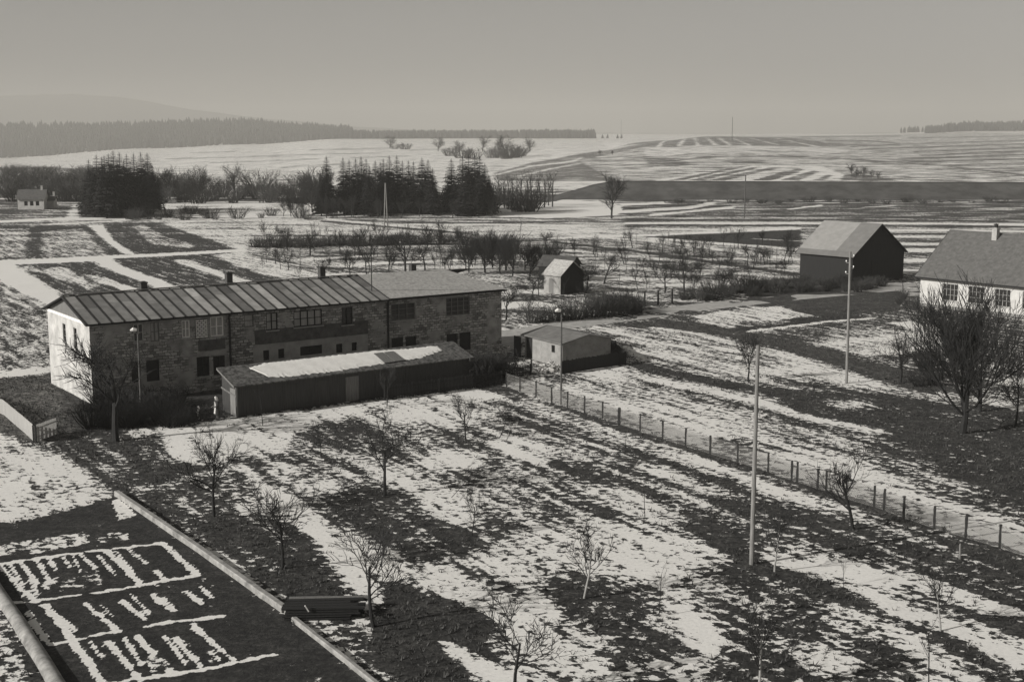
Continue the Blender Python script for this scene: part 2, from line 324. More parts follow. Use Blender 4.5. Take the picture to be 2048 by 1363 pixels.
    for a, wd, c_ in (([1000, 782, 1200, 852, 1400, 922, 1560, 978, 1700, 1040, 1860, 1110, 2060, 1190], 1.7, 0.93),
                      ([1100, 850, 1230, 890, 1340, 930, 1480, 985, 1600, 1040], 1.3, 0.08), ([1120, 830, 1250, 872, 1420, 935, 1540, 985], 0.9, 0.62),
                      ([1290, 930, 1440, 985, 1530, 1015, 1612, 1042], 0.8, 0.93), ([840, 834, 932, 889, 1007, 903, 1147, 937, 1258, 979, 1397, 1062, 1500, 1112], 1.6, 0.05),
                      ([1194, 970, 1258, 987, 1361, 1042], 0.8, 0.95), ([1240, 960, 1340, 1000, 1440, 1060], 0.8, 0.1), ([1509, 1013, 1716, 1078, 1952, 1137, 2060, 1175], 4.2, 0.06),
                      ([1020, 800, 1060, 850, 1000, 900], 1.0, 0.3), ([1450, 1108, 1560, 1140, 1657, 1182, 1805, 1230, 1952, 1290, 2060, 1350], 2.0, 0.03),
                      ([1560, 1122, 1686, 1145, 1760, 1185, 1834, 1232, 1967, 1280, 2060, 1325], 1.9, 0.9), ([1700, 1130, 1860, 1170, 2060, 1240], 1.2, 0.85), ([1740, 1110, 1830, 1130], 0.7, 0.8),
                      ([1840, 1190, 1980, 1225, 2060, 1250], 1.2, 0.5), ([555, 932, 600, 955, 645, 986, 700, 1020], 1.0, 0.93), ([540, 985, 600, 1030, 696, 1095, 760, 1130], 1.7, 0.93), ([590, 1098, 645, 1126, 700, 1180, 760, 1210], 1.1, 0.92),
                      ([682, 898, 740, 930, 807, 964, 900, 1005], 1.6, 0.93), ([590, 850, 700, 900], 1.3, 0.1), ([480, 1040, 520, 1062], 0.8, 0.95), ([500, 1045, 640, 1120], 0.4, 0.6)):
        line(c_, wd, a)
    poly(0.85, [250, 862, 475, 834, 700, 806, 940, 776, 1000, 786, 985, 800, 880, 810, 740, 828, 620, 850, 560, 905, 470, 912, 420, 930, 350, 925, 320, 890])
    poly(0.2, [740, 815, 820, 830, 790, 845, 740, 830]); poly(0.75, [700, 830, 900, 812, 980, 830, 900, 860, 820, 850, 740, 850])
    poly(0.1, [655, 845, 760, 855, 800, 890, 800, 930, 720, 900, 660, 870]); poly(0.35, [580, 950, 700, 905, 790, 960, 810, 1000, 760, 1010, 640, 960])
    poly(0.05, [640, 985, 740, 970, 820, 990, 860, 1020, 880, 1060, 760, 1090, 660, 1040], 0.045); poly(0.1, [860, 1060, 960, 1055, 1010, 1070, 940, 1105, 820, 1130, 780, 1100], 0.05)
    poly(0.78, [810, 978, 880, 968, 960, 990, 960, 1040, 900, 1050, 840, 1020]); poly(0.88, [977, 880, 1030, 868, 1090, 895, 1100, 925, 1040, 925, 990, 905]); poly(0.88, [900, 895, 975, 905, 960, 930, 880, 945, 830, 920])
    poly(0.70, [1010, 1065, 1100, 1045, 1250, 1035, 1390, 1080, 1480, 1125, 1400, 1130, 1300, 1160, 1180, 1150, 1100, 1120, 1040, 1085])
    poly(0.6, [815, 1190, 860, 1130, 960, 1095, 1040, 1065, 1150, 1150, 1050, 1170, 950, 1195, 850, 1212])
    poly(0.8, [640, 1135, 700, 1105, 800, 1095, 830, 1140, 780, 1190, 778, 1252, 735, 1262, 715, 1215])
    poly(0.04, [780, 1165, 860, 1190, 970, 1225, 985, 1290, 1000, 1400, 820, 1400, 735, 1268], 0.045)
    line(0.97, 0.75, [885, 1285, 950, 1325, 1020, 1380]); poly(0.88, [940, 1200, 1000, 1190, 1110, 1200, 1130, 1290, 1010, 1280]); poly(0.62, [1010, 1290, 1130, 1265, 1210, 1270, 1250, 1340, 1150, 1400, 1030, 1400])
    poly(0.05, [1110, 1160, 1180, 1150, 1288, 1205, 1325, 1230, 1276, 1252, 1208, 1268, 1110, 1262], 0.04); poly(0.1, [1208, 1275, 1330, 1255, 1400, 1300, 1330, 1330, 1220, 1340], 0.05)
    poly(0.93, [1290, 1140, 1340, 1140, 1410, 1200, 1470, 1320, 1400, 1345, 1360, 1290, 1370, 1240]); line(0.95, 0.6, [1250, 1345, 1330, 1325, 1420, 1308])
    poly(0.22, [1450, 1130, 1560, 1150, 1660, 1230, 1650, 1280, 1600, 1310, 1640, 1400, 1420, 1400, 1450, 1300], 0.035)
    poly(0.55, [1640, 1200, 1760, 1215, 1900, 1290, 1960, 1400, 1700, 1400, 1650, 1310]); poly(0.1, [1700, 1280, 1780, 1300, 1860, 1400, 1720, 1400]); poly(0.9, [1890, 1225, 2060, 1290, 2060, 1320, 1930, 1275]); poly(0.04, [1960, 1225, 2060, 1235, 2060, 1270, 1990, 1262])
    # ground left of the garden
    poly(0.05, [100, 872, 330, 868, 330, 920, 420, 935, 470, 1000, 640, 1090, 560, 1210, 235, 990, 150, 930], 0.06)
    line(0.6, 0.9, [170, 935, 300, 945]); line(0.75, 1.1, [300, 975, 400, 950, 480, 935]); poly(0.9, [455, 1012, 500, 1005, 520, 1022, 480, 1030]); poly(0.03, [500, 1060, 640, 1120, 720, 1220, 600, 1230], 0.04)
    poly(0.84, [-60, 850, 20, 862, 50, 890, 150, 930, 205, 965, 235, 990, 180, 1012, 60, 1040, -60, 1060], 0.05); poly(0.15, [-60, 885, 60, 895, 20, 905, -60, 910]); poly(0.66, [60, 960, 200, 985, 150, 1000, 50, 1000])
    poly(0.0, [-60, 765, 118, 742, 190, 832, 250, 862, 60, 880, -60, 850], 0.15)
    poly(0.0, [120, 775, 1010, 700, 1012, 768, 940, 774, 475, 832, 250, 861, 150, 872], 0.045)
    band(1.0, 6, [-60, 756, 0, 750, 118, 737]) if False else line(1.0, 2.4, [-60, 758, 0, 750, 60, 744, 116, 738])
    # vegetable beds
    poly(0.02, [-60, 1052, 60, 1040, 180, 1008, 240, 990, 570, 1225, 760, 1400, 130, 1400, -60, 1170], 0.032)
    poly(0.93, [222, 1000, 240, 994, 275, 1030, 236, 1040]); poly(0.52, [-60, 1098, 60, 1078, 175, 1062, 180, 1085, 80, 1105, -60, 1118]); poly(0.4, [190, 1070, 260, 1062, 250, 1080, 195, 1085])
    W = 0.27
    for a in ([-60, 1135, 0, 1126, 115, 1110, 320, 1085], [325, 1085, 395, 1150], [20, 1205, 80, 1200, 230, 1178, 395, 1150], [0, 1130, 40, 1175, 72, 1203], [100, 1290, 230, 1262], [290, 1252, 330, 1245, 445, 1232],
              [90, 1208, 110, 1235, 148, 1282], [170, 1206, 200, 1230, 238, 1262], [130, 1400, 200, 1368, 300, 1352, 400, 1338, 545, 1308], [145, 1286, 175, 1320, 212, 1375], [215, 1282, 245, 1315, 282, 1362], [385, 1248, 420, 1280, 470, 1322],
              [305, 1190, 345, 1222], [245, 1202, 290, 1238], [215, 1102, 245, 1130, 282, 1168], [275, 1272, 305, 1305, 345, 1345]):
        line(1.0, W, a, soft=0.45)
    for a in ([40, 1122, 75, 1168], [72, 1118, 100, 1162], [98, 1116, 112, 1140], [125, 1112, 140, 1134], [145, 1110, 178, 1172], [158, 1106, 190, 1136], [255, 1097, 292, 1125], [310, 1140, 332, 1160], [56, 1222, 102, 1292], [370, 1180, 405, 1208], [350, 1275, 402, 1332], [185, 1130, 200, 1160]):
        line(1.0, W * 0.72, a, soft=0.5)
    for a in ([20, 1128, 48, 1168], [60, 1160, 76, 1190], [112, 1155, 122, 1180], [180, 1172, 192, 1168], [196, 1110, 232, 1150], [232, 1100, 262, 1140], [60, 1240, 88, 1278], [120, 1232, 150, 1260], [200, 1208, 225, 1232], [262, 1188, 300, 1228], [325, 1196, 352, 1222], [400, 1172, 425, 1196],
              [180, 1282, 215, 1330], [248, 1276, 285, 1330], [325, 1268, 372, 1325], [300, 1312, 340, 1330], [420, 1300, 440, 1318], [60, 1180, 40, 1196]):
        line(0.97, 0.17, a, soft=0.5)
    poly(0.42, [290, 1312, 330, 1305, 345, 1335, 300, 1345]); poly(0.45, [205, 1290, 225, 1330, 210, 1335, 195, 1300]); poly(0.36, [150, 1145, 200, 1135, 205, 1170, 160, 1178]); poly(0.36, [80, 1165, 160, 1150, 165, 1172, 90, 1182])
    line(0.97, 0.45, [292, 1022, 420, 1105, 575, 1222], soft=0.4)
    poly(0.45, [-60, 1190, 0, 1205, 110, 1400, -60, 1400], 0.045)
    # bare verge under the wire fence
    line(0.04, 1.0, [990, 776, 1180, 832, 1372, 896, 1640, 982, 1930, 1082, 2080, 1138], 0.07)
    cov = np.clip(cov, -0.4, 1.5); tone = tone * np.where(y < 480, 0.41, 0.7)
    def blur(a, it):
        a = a.reshape(X.shape)
        for _ in range(it):
            b_ = a.copy(); b_[1:-1] = (a[:-2] + 2 * a[1:-1] + a[2:]) / 4; a = b_.copy()
            a[:, 1:-1] = (b_[:, :-2] + 2 * b_[:, 1:-1] + b_[:, 2:]) / 4
        return a.ravel()
    beds = np.zeros(x.shape); beds[inpoly([(q.x, q.y) for q in (G(*p) for p in pts([-60, 1052, 60, 1040, 180, 1008, 240, 990, 570, 1225, 760, 1400, 130, 1400, -60, 1170]))])] = 1
    soft = blur(cov, 9); cov = np.where(beds > 0.5, cov, np.where(y > 130, blur(cov, 1), soft)); tone = blur(tone, 5)
    nr, nc = X.shape
    rg = np.random.RandomState(12); area = (Rr.ravel() ** 2); pr = area * np.clip(0.75 - cov, 0.03, 1) * (y < 150) * (y > 42) * (beds < .5) * (np.abs(x) < y * .46 + 3)
    house = inpoly([(q.x, q.y) for q in (P(187, 826), P(1003, 752), P(1040, 690), P(118, 772))]); pr[house] = 0
    for yy0, yy1 in (((1, 0), (0, 0)),): pass
    road_ = inpoly([(q.x, q.y) for q in (P(960, 716), P(985, 660), P(1230, 624), P(1600, 584), P(1600, 603), P(1300, 640), P(1060, 679))]); pr[road_] = 0
    pick = rg.choice(len(x), 46000, p=pr / pr.sum())
    TUFT.extend(zip(x[pick] + rg.uniform(-.15, .15, len(pick)), y[pick] + rg.uniform(-.15, .15, len(pick)), rg.uniform(.5, 1.3, len(pick))))
    # furrowed earth, low hummocks
    rng = np.random.RandomState(4); hum = np.zeros(x.shape)
    for k in range(26):
        a = rng.uniform(0, math.pi); f = rng.uniform(0.3, 1.6); hum += np.sin(f * (x * math.cos(a) + y * math.sin(a)) + rng.uniform(0, 6)) / (1 + f)
    z = z + np.where(y < 200, hum * 0.006, 0)
    me = bpy.data.meshes.new('ground'); nv = nr * nc
    i = (np.arange(nr - 1)[:, None] * nc + np.arange(nc - 1)[None, :]).ravel()
    quads = np.stack([i, i + 1, i + 1 + nc, i + nc], 1)
    me.vertices.add(nv); me.vertices.foreach_set('co', np.stack([x, y, z], 1).ravel())
    nq = len(quads); me.loops.add(nq * 4); me.polygons.add(nq)
    me.polygons.foreach_set('loop_start', np.arange(nq) * 4)
    me.loops.foreach_set('vertex_index', quads[:, ::-1].ravel() if False else quads.ravel())
    me.update(calc_edges=True); me.polygons.foreach_set('use_smooth', np.ones(nq, bool))
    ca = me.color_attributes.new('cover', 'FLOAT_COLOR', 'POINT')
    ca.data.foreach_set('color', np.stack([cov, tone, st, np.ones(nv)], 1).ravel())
    me.update(); me.validate()
    o = bpy.data.objects.new('ground', me); COL.objects.link(o); o['kind'] = 'structure'
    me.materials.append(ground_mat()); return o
def ground_mat():
    m, t, n, l = newmat('earth and melting snow'); b = n['Principled BSDF']; b.inputs['Roughness'].default_value = 0.9
    at = n.new('ShaderNodeAttribute'); at.attribute_name = 'cover'; sep = n.new('ShaderNodeSeparateColor'); l.new(at.outputs['Color'], sep.inputs[0])
    tc = n.new('ShaderNodeTexCoord')
    def noise(scale, detail, stretch, rot=0.0, rough=0.6):
        mp = n.new('ShaderNodeMapping'); mp.vector_type = 'TEXTURE'; mp.inputs['Scale'].default_value = tuple(1 / q for q in stretch); mp.inputs['Rotation'].default_value = (0, 0, rot)
        l.new(tc.outputs['Object'], mp.inputs['Vector'])
        ns = n.new('ShaderNodeTexNoise'); ns.inputs['Scale'].default_value = scale; ns.inputs['Detail'].default_value = detail; ns.inputs['Roughness'].default_value = rough
        l.new(mp.outputs[0], ns.inputs['Vector']); return ns.outputs['Fac']
    def math_(op, a, bb, c=None):
        q = n.new('ShaderNodeMath'); q.operation = op
        for i_, s_ in enumerate((a, bb, c)):
            if s_ is None: continue
            if isinstance(s_, (int, float)): q.inputs[i_].default_value = s_
            else: l.new(s_, q.inputs[i_])
        return q.outputs[0]
    rot = math.atan2(FD.y, FD.x)
    iso = noise(2.3, 9, (0.8, 1, 1), 0, 0.66)               # clods and tufts
    row = noise(0.9, 6, (0.17, 1.15, 1), rot, 0.6)       # along the rows
    big = noise(0.16, 4, (1, 1, 1))
    fx = noise(0.16, 7, (0.35, 1, 1), 0, 0.65)            # far fields, along the strips
    near = math_('ADD', math_('MULTIPLY', iso, 0.58), math_('MULTIPLY', row, 0.42))
    mixn = n.new('ShaderNodeMix'); l.new(sep.outputs['Blue'], mixn.inputs[0]); l.new(near, mixn.inputs[2])
    fmix = math_('ADD', math_('MULTIPLY', fx, 0.7), math_('MULTIPLY', iso, 0.3)); l.new(fmix, mixn.inputs[3])
    nn = mixn.outputs[0]
    c0 = math_('SUBTRACT', sep.outputs['Red'], 0.5)
    k = math_('MULTIPLY', c0, 0.34)
    bigm = math_('MULTIPLY', math_('SUBTRACT', big, 0.5), 0.14)
    val = math_('ADD', math_('ADD', math_('MULTIPLY_ADD', nn, 2.3, -0.65), k), bigm)
    mr = n.new('ShaderNodeMapRange'); mr.interpolation_type = 'SMOOTHSTEP'; mr.inputs[1].default_value = 0.475; mr.inputs[2].default_value = 0.525
    l.new(val, mr.inputs[0]); mask = mr.outputs[0]
    # earth and withered grass
    e1 = noise(5.0, 8, (1, 1, 1), 0, 0.72); e2 = noise(0.5, 5, (1, 1, 1))
    def rng_(src, a, b_, lo_, hi_):
        q = n.new('ShaderNodeMapRange'); q.inputs[1].default_value = a; q.inputs[2].default_value = b_; q.inputs[3].default_value = lo_; q.inputs[4].default_value = hi_; l.new(src, q.inputs[0]); return q.outputs[0]
    e3 = noise(1.7, 6, (1, 1, 1), 0, 0.75)
    ev = math_('MULTIPLY', math_('MULTIPLY', rng_(e1, 0.40, 0.62, 0.3, 2.1), rng_(e3, 0.38, 0.62, 0.2, 2.3)), rng_(e2, 0.35, 0.65, 0.6, 1.5))
    eb = math_('MULTIPLY', ev, sep.outputs['Green'])
    comb = n.new('ShaderNodeCombineColor'); l.new(eb, comb.inputs[0]); l.new(math_('MULTIPLY', eb, 0.965), comb.inputs[1]); l.new(math_('MULTIPLY', eb, 0.9), comb.inputs[2])
    sn = n.new('ShaderNodeValToRGB'); sn.color_ramp.elements[0].position = 0.3; sn.color_ramp.elements[1].position = 0.55
    sn.color_ramp.elements[0].color = rgb(0.66); sn.color_ramp.elements[1].color = rgb(0.82); l.new(e1, sn.inputs[0])
    mx = n.new('ShaderNodeMix'); mx.data_type = 'RGBA'; l.new(mask, mx.inputs[0]); l.new(comb.outputs[0], mx.inputs[6]); l.new(sn.outputs[0], mx.inputs[7])
    l.new(mx.outputs[2], b.inputs['Base Color'])
    bp = n.new('ShaderNodeBump'); bp.inputs['Strength'].default_value = 0.8; bp.inputs['Distance'].default_value = 0.10
    hh = math_('ADD', math_('MULTIPLY', mask, 0.35), math_('MULTIPLY', e1, math_('SUBTRACT', 1.25, mask)))
    l.new(hh, bp.inputs['Height']); l.new(bp.outputs[0], b.inputs['Normal'])
    return m
ground()

M_tuft = mat('withered tufts', 0.012, 0.10, 0.8, detail=9)
def tufts():
    rr = random.Random(5); mb = MB()
    for x_, y_, s_ in TUFT:
        n_ = 4; h = (.05 + .11 * rr.random()) * s_; w_ = .10 * s_
        for k in range(n_):
            a = rr.uniform(0, 6.28); b_ = rr.uniform(.2, 1.3); bx, by = x_ + math.cos(a) * w_ * .4, y_ + math.sin(a) * w_ * .4; tx, ty = bx + math.cos(a) * h * b_, by + math.sin(a) * h * b_
            ox, oy = -math.sin(a) * w_ * .28, math.cos(a) * w_ * .28
            mb.v += [(bx - ox, by - oy, -.01), (bx + ox, by + oy, -.01), (tx, ty, h)]; q = len(mb.v); mb.f.append((q - 3, q - 2, q - 1)); mb.t.append(None)
    o = mb.build('grass', M_tuft); tag(o, 'withered tufts of grass poking through the thawing snow', 'grass', kind='stuff')
tufts()
# road sheet
M_road = mat('gravel road', 0.3, 0.48, 1.2, bump=0.2, stretch=(1, 0.6, 1))
def sheet(name, pts, m, z=0.006, div=1):
    mb = MB(); vs = [P(u, v, 0) for u, v in pts]
    mb.add([(p.x, p.y, z) for p in vs], [tuple(range(len(vs)))]); o = mb.build(name, m)
    bm = bmesh.new(); bm.from_mesh(o.data); bmesh.ops.triangulate(bm, faces=bm.faces); bm.normal_update(); bm.faces.ensure_lookup_table()
    if bm.faces[0].normal.z < 0: bmesh.ops.reverse_faces(bm, faces=bm.faces)
    bm.to_mesh(o.data); bm.free(); o['kind'] = 'structure'; return o
sheet('road', [(960, 712), (985, 664), (1100, 646), (1230, 628), (1400, 606), (1600, 588), (1720, 580), (1850, 568), (1850, 576), (1720, 588), (1600, 599), (1440, 617), (1300, 636), (1190, 650), (1110, 661), (1060, 675), (1020, 700), (1000, 728)], M_road)
sheet('footpath', [(1755, 575), (1780, 563), (1830, 563), (1840, 572), (1845, 600), (1820, 612), (1800, 612), (1815, 590), (1790, 578)], M_road, 0.010)

# ---------------------------------------------------------------- buildings
M_glass = mat('window glass', 0.02, 0.03, 1.0, rough=0.15)
M_dark = mat('dark opening', 0.012, 0.02, 2.0)
M_white = mat('white painted wood', 0.78, 0.88, 3.0)
M_greywood = mat('grey weathered boards', 0.10, 0.2, 2.0, stretch=(8, 8, 0.6))
M_tar = mat('tarred boards', 0.004, 0.014, 2.0, stretch=(6, 6, 0.4), bump=0.4)
M_trim = mat('pale trim', 0.35, 0.5, 3.0)
M_limewash = mat('limewashed plaster', 0.32, 0.62, 0.9, detail=9, bump=0.15)
M_whitewall = mat('white rendered wall', 0.42, 0.62, 0.8, detail=8)
M_curtain = mat('net curtain', 0.28, 0.5, 2.0, stretch=(6, 6, 0.5))
M_brick = mat('sooty brick', 0.03, 0.07, 4.0)
M_snow = mat('old snow', 0.76, 0.86, 3.0, bump=0.15)
M_concrete = mat('weathered concrete', 0.14, 0.40, 1.8, detail=9, bump=0.2)
def masonry(name, lo, hi, plaster, sx=0.46, sy=0.22, patch=0.45, pos=0.49):
    m, t, n, l = newmat(name); b = n['Principled BSDF']; b.inputs['Roughness'].default_value = 0.95
    tc = n.new('ShaderNodeTexCoord'); cb = n.new('ShaderNodeSeparateXYZ'); l.new(tc.outputs['Object'], cb.inputs[0])
    ad = n.new('ShaderNodeMath'); ad.operation = 'ADD'; l.new(cb.outputs[0], ad.inputs[0]); l.new(cb.outputs[1], ad.inputs[1])
    cc = n.new('ShaderNodeCombineXYZ'); l.new(ad.outputs[0], cc.inputs[0]); l.new(cb.outputs[2], cc.inputs[1])
    wob = n.new('ShaderNodeTexNoise'); wob.inputs['Scale'].default_value = 1.6; l.new(tc.outputs['Object'], wob.inputs['Vector'])
    wv = n.new('ShaderNodeVectorMath'); wv.operation = 'MULTIPLY_ADD'; wv.inputs[1].default_value = (0.5, 0.3, 0); l.new(wob.outputs['Color'], wv.inputs[0]); l.new(cc.outputs[0], wv.inputs[2])
    br = n.new('ShaderNodeTexBrick'); br.inputs['Scale'].default_value = 1; br.inputs['Brick Width'].default_value = sx; br.inputs['Row Height'].default_value = sy
    br.inputs['Mortar Size'].default_value = 0.025; br.inputs['Color1'].default_value = rgb(lo); br.inputs['Color2'].default_value = rgb(hi); br.inputs['Mortar'].default_value = rgb(lo * 0.6); br.inputs['Bias'].default_value = 0.0
    l.new(wv.outputs[0], br.inputs['Vector'])
    ns = n.new('ShaderNodeTexNoise'); ns.inputs['Scale'].default_value = patch; ns.inputs['Detail'].default_value = 9; ns.inputs['Roughness'].default_value = 0.68; l.new(tc.outputs['Object'], ns.inputs['Vector'])
    cr = n.new('ShaderNodeMapRange'); cr.inputs[1].default_value = pos; cr.inputs[2].default_value = pos + 0.05; l.new(ns.outputs['Fac'], cr.inputs[0])
    n2 = n.new('ShaderNodeTexNoise'); n2.inputs['Scale'].default_value = 1.1; n2.inputs['Detail'].default_value = 8; l.new(tc.outputs['Object'], n2.inputs['Vector'])
    r2 = n.new('ShaderNodeValToRGB'); r2.color_ramp.elements[0].position = 0.35; r2.color_ramp.elements[1].position = 0.65; r2.color_ramp.elements[0].color = rgb(plaster * 0.65); r2.color_ramp.elements[1].color = rgb(plaster * 1.2); l.new(n2.outputs['Fac'], r2.inputs[0])
    mx = n.new('ShaderNodeMix'); mx.data_type = 'RGBA'; l.new(cr.outputs[0], mx.inputs[0]); l.new(br.outputs['Color'], mx.inputs[6]); l.new(r2.outputs[0], mx.inputs[7])
    l.new(mx.outputs[2], b.inputs['Base Color']); return m
M_stone = masonry('rough stone with patches of plaster', 0.13, 0.50, 0.32)
M_patch = mat('bare grey plaster', 0.24, 0.42, 1.2, detail=9)
M_darkplaster = mat('dark plaster', 0.04, 0.13, 1.5, detail=9)

class Frame:                                              # a building's own axes: x along its front, y inward, z up
    def __init__(s, o, ang): s.o = Vector(o); s.a = ang; s.ex = Vector((math.cos(ang), math.sin(ang), 0)); s.ey = Vector((-math.sin(ang), math.cos(ang), 0))
    def px(s, u, v, y=0.0):                               # point of the plane at depth y, as local (x, z)
        d = Vector(ray(u, v)); c = Vector((0, 0, CH)); n = s.ey
        t = ((s.o + s.ey * y) - c).dot(n) / d.dot(n); p = c + d * t - s.o
        return p.dot(s.ex), p.z
    def side(s, u, v, x=0.0):                             # point of the end wall at x, as local (y, z)
        d = Vector(ray(u, v)); c = Vector((0, 0, CH)); n = s.ex
        t = ((s.o + s.ex * x) - c).dot(n) / d.dot(n); p = c + d * t - s.o
        return p.dot(s.ey), p.z
    def root(s, name, label, cat, group=None):
        e = empty(name, s.o, s.a); return tag(e, label, cat, group)
def wall_cells(mb, fn, x0, x1, z0, z1, holes, depth, inward, tone=None):
    """a wall face between (x0,z0) and (x1,z1) with openings; fn(x, off, z) -> local point"""
    xs = sorted(set([x0, x1] + [h[0] for h in holes] + [h[1] for h in holes])); zs = sorted(set([z0, z1] + [h[2] for h in holes] + [h[3] for h in holes]))
    for a, b in zip(xs[:-1], xs[1:]):
        for c, d in zip(zs[:-1], zs[1:]):
            mxx, mz = (a + b) / 2, (c + d) / 2
            if any(h[0] < mxx < h[1] and h[2] < mz < h[3] for h in holes): continue
            mb.add([fn(a, 0, c), fn(b, 0, c), fn(b, 0, d), fn(a, 0, d)], [(0, 1, 2, 3)], tone)
    for h in holes:
        a, b, c, d = h; q = depth
        mb.add([fn(a, 0, c), fn(b, 0, c), fn(b, 0, d), fn(a, 0, d), fn(a, q, c), fn(b, q, c), fn(b, q, d), fn(a, q, d)], [(0, 1, 5, 4), (1, 2, 6, 5), (2, 3, 7, 6), (3, 0, 4, 7)], tone)
def window(parent, fn, h, depth=0.16, panes=2, rows=2, frame=M_white, glass=M_glass, sill=None, fw=0.07, open_=False, label=None):
    a, b, c, d = h; mb = MB()
    def bx(x0, x1, z0, z1, o0, o1):
        mb.add([fn(x0, o0, z0), fn(x1, o0, z0), fn(x1, o1, z0), fn(x0, o1, z0), fn(x0, o0, z1), fn(x1, o0, z1), fn(x1, o1, z1), fn(x0, o1, z1)],
               [(0, 3, 2, 1), (4, 5, 6, 7), (0, 1, 5, 4), (1, 2, 6, 5), (2, 3, 7, 6), (3, 0, 4, 7)])
    e = 0.003
    bx(a + e, a + fw, c + e, d - e, depth - 0.09, depth - 0.01); bx(b - fw, b - e, c + e, d - e, depth - 0.09, depth - 0.01)
    bx(a + fw + e, b - fw - e, c + e, c + fw, depth - 0.088, depth - 0.012); bx(a + fw + e, b - fw - e, d - fw, d - e, depth - 0.088, depth - 0.012)
    for k in range(1, panes):
        x = a + (b - a) * k / panes; bx(x - fw * 0.5, x + fw * 0.5, c + fw + e, d - fw - e, depth - 0.085, depth - 0.015)
    for k in range(1, rows):
        z = c + (d - c) * k / rows
        for j in range(panes):
            xa = a + (b - a) * j / panes + (fw if j == 0 else fw * 0.5) + e; xb = a + (b - a) * (j + 1) / panes - (fw if j == panes - 1 else fw * 0.5) - e
            bx(xa, xb, z - fw * 0.3, z + fw * 0.3, depth - 0.08, depth - 0.02)
    wdw = mb.build('window', frame, parent)
    if label: wdw['label'] = label
    g = MB(); g.add([fn(a + 0.01, depth - 0.005, c + 0.01), fn(b - 0.01, depth - 0.005, c + 0.01), fn(b - 0.01, depth - 0.005, d - 0.01), fn(a + 0.01, depth - 0.005, d - 0.01)], [(0, 1, 2, 3)])
    g.build('pane', glass, wdw)
    if sill:
        s_ = MB(); x0, x1, z0, z1 = a - 0.08, b + 0.08, c - 0.09, c - 0.004
        s_.add([fn(x0, -0.12, z0), fn(x1, -0.12, z0), fn(x1, -0.003, z0), fn(x0, -0.003, z0), fn(x0, -0.12, z1), fn(x1, -0.12, z1), fn(x1, -0.003, z1), fn(x0, -0.003, z1)],
               [(0, 3, 2, 1), (4, 5, 6, 7), (0, 1, 5, 4), (1, 2, 6, 5), (2, 3, 7, 6), (3, 0, 4, 7)])
        s_.build('sill', sill, wdw)
    return wdw

# --- the long two-storey house
a0 = P(178, 648, 6.1); a1 = P(1003, 579, 6.1)
ANG = math.atan2(a1.y - a0.y, a1.x - a0.x); LH = (a1 - a0).length; DH = 10.6; EZ = 6.1; RZ = 7.55
FH = Frame((a0.x, a0.y, 0), ANG)
hs = FH.root('long_house', 'long low two-storey stone house with a striped panel roof running into a grey tiled roof', 'house')
rects = lambda L: [(min(FH.px(a, c)[0], FH.px(b, d)[0]), max(FH.px(a, c)[0], FH.px(b, d)[0]), FH.px((a + b) / 2, d)[1], FH.px((a + b) / 2, c)[1]) for a, c, b, d in L]
up = rects([(266, 647, 288, 683), (300, 643, 320, 683), (363, 640, 381, 675), (390, 639, 416, 675), (420, 633, 448, 672), (488, 628, 508, 654), (532, 625, 556, 660), (587, 620, 645, 652), (683, 614, 706, 649), (782, 606, 831, 640), (892, 594, 940, 630)])
lo = rects([(262, 722, 283, 764), (292, 720, 320, 762), (393, 713, 420, 752), (426, 711, 451, 749), (526, 700, 539, 720), (556, 697, 569, 716), (600, 691, 645, 709), (672, 687, 685, 705), (703, 684, 714, 701), (783, 675, 807, 694), (811, 673, 833, 692), (893, 667, 916, 690), (919, 664, 942, 700)])
up = [(a, b, c, min(d, EZ - 0.25)) for a, b, c, d in up]
fn = lambda x, o, z: (x, o, z)
brk = up[3]; holes = [h for i, h in enumerate(up) if i != 3] + lo
mb = MB(); wall_cells(mb, fn, 0, LH, -0.5, EZ, holes, 0.2, 1); mb.build('front_wall', M_stone, hs)
mb = MB(); mb.add([(LH, 0, -0.5), (LH, DH, -0.5), (LH, DH, EZ), (LH, 0, EZ), (0.0, DH, -0.5), (0.0, DH, EZ)], [(0, 1, 2, 3), (1, 4, 5, 2)]); mb.build('rear_wall', M_stone, hs)
# lit end wall with two narrow windows
sfn = lambda x, o, z: (o, x, z)
sd = [(FH.side(133, 700)[0], FH.side(126, 660)[0], 3.95, 5.45), (FH.side(155, 700)[0], FH.side(147, 660)[0], 3.95, 5.45)]
sd = [(min(a, b), max(a, b), c, d) for a, b, c, d in sd]; ctr = [(s_[0] + s_[1]) / 2 for s_ in sd]; sd = [(c_ - 0.38, c_ + 0.38, 3.9, 5.4) for c_ in ctr]
mb = MB(); wall_cells(mb, lambda x, o, z: (o, x, z), 0, DH, -0.5, EZ, sd, 0.2, 1); mb.build('end_wall', M_limewash, hs)
for h in sd: window(hs, sfn, h, panes=1, rows=3, frame=M_greywood, sill=M_limewash)
g = MB(); ov = 0.35
g.add([(0.02, -0.0, EZ + 0.02), (0.02, DH, EZ + 0.02), (0.02, DH / 2, RZ)], [(0, 2, 1)]); g.build('gable_boarding', M_greywood, hs); g = MB(); g.add([(LH - 0.02, 0, EZ), (LH - 0.02, DH, EZ), (LH - 0.02, DH / 2, EZ + 0.3)], [(0, 1, 2)]); g.build('gable_boarding', M_greywood, hs)
g = MB(); g.box(-0.10, 0.0 - 0.003, -0.05, DH + 0.05, EZ - 0.12, EZ + 0.08); g.build('gable_ledge', M_white, hs)
XS = FH.px(773, 600)[0] + 0.1                              # where the two roofs meet
M_panel = tonemat('roofing felt panels', 0.22, 1.4)
rnd = random.Random(11)
def rz(y): return EZ + 0.12 + (RZ - EZ) * (1 - abs(y - DH / 2) / (DH / 2))
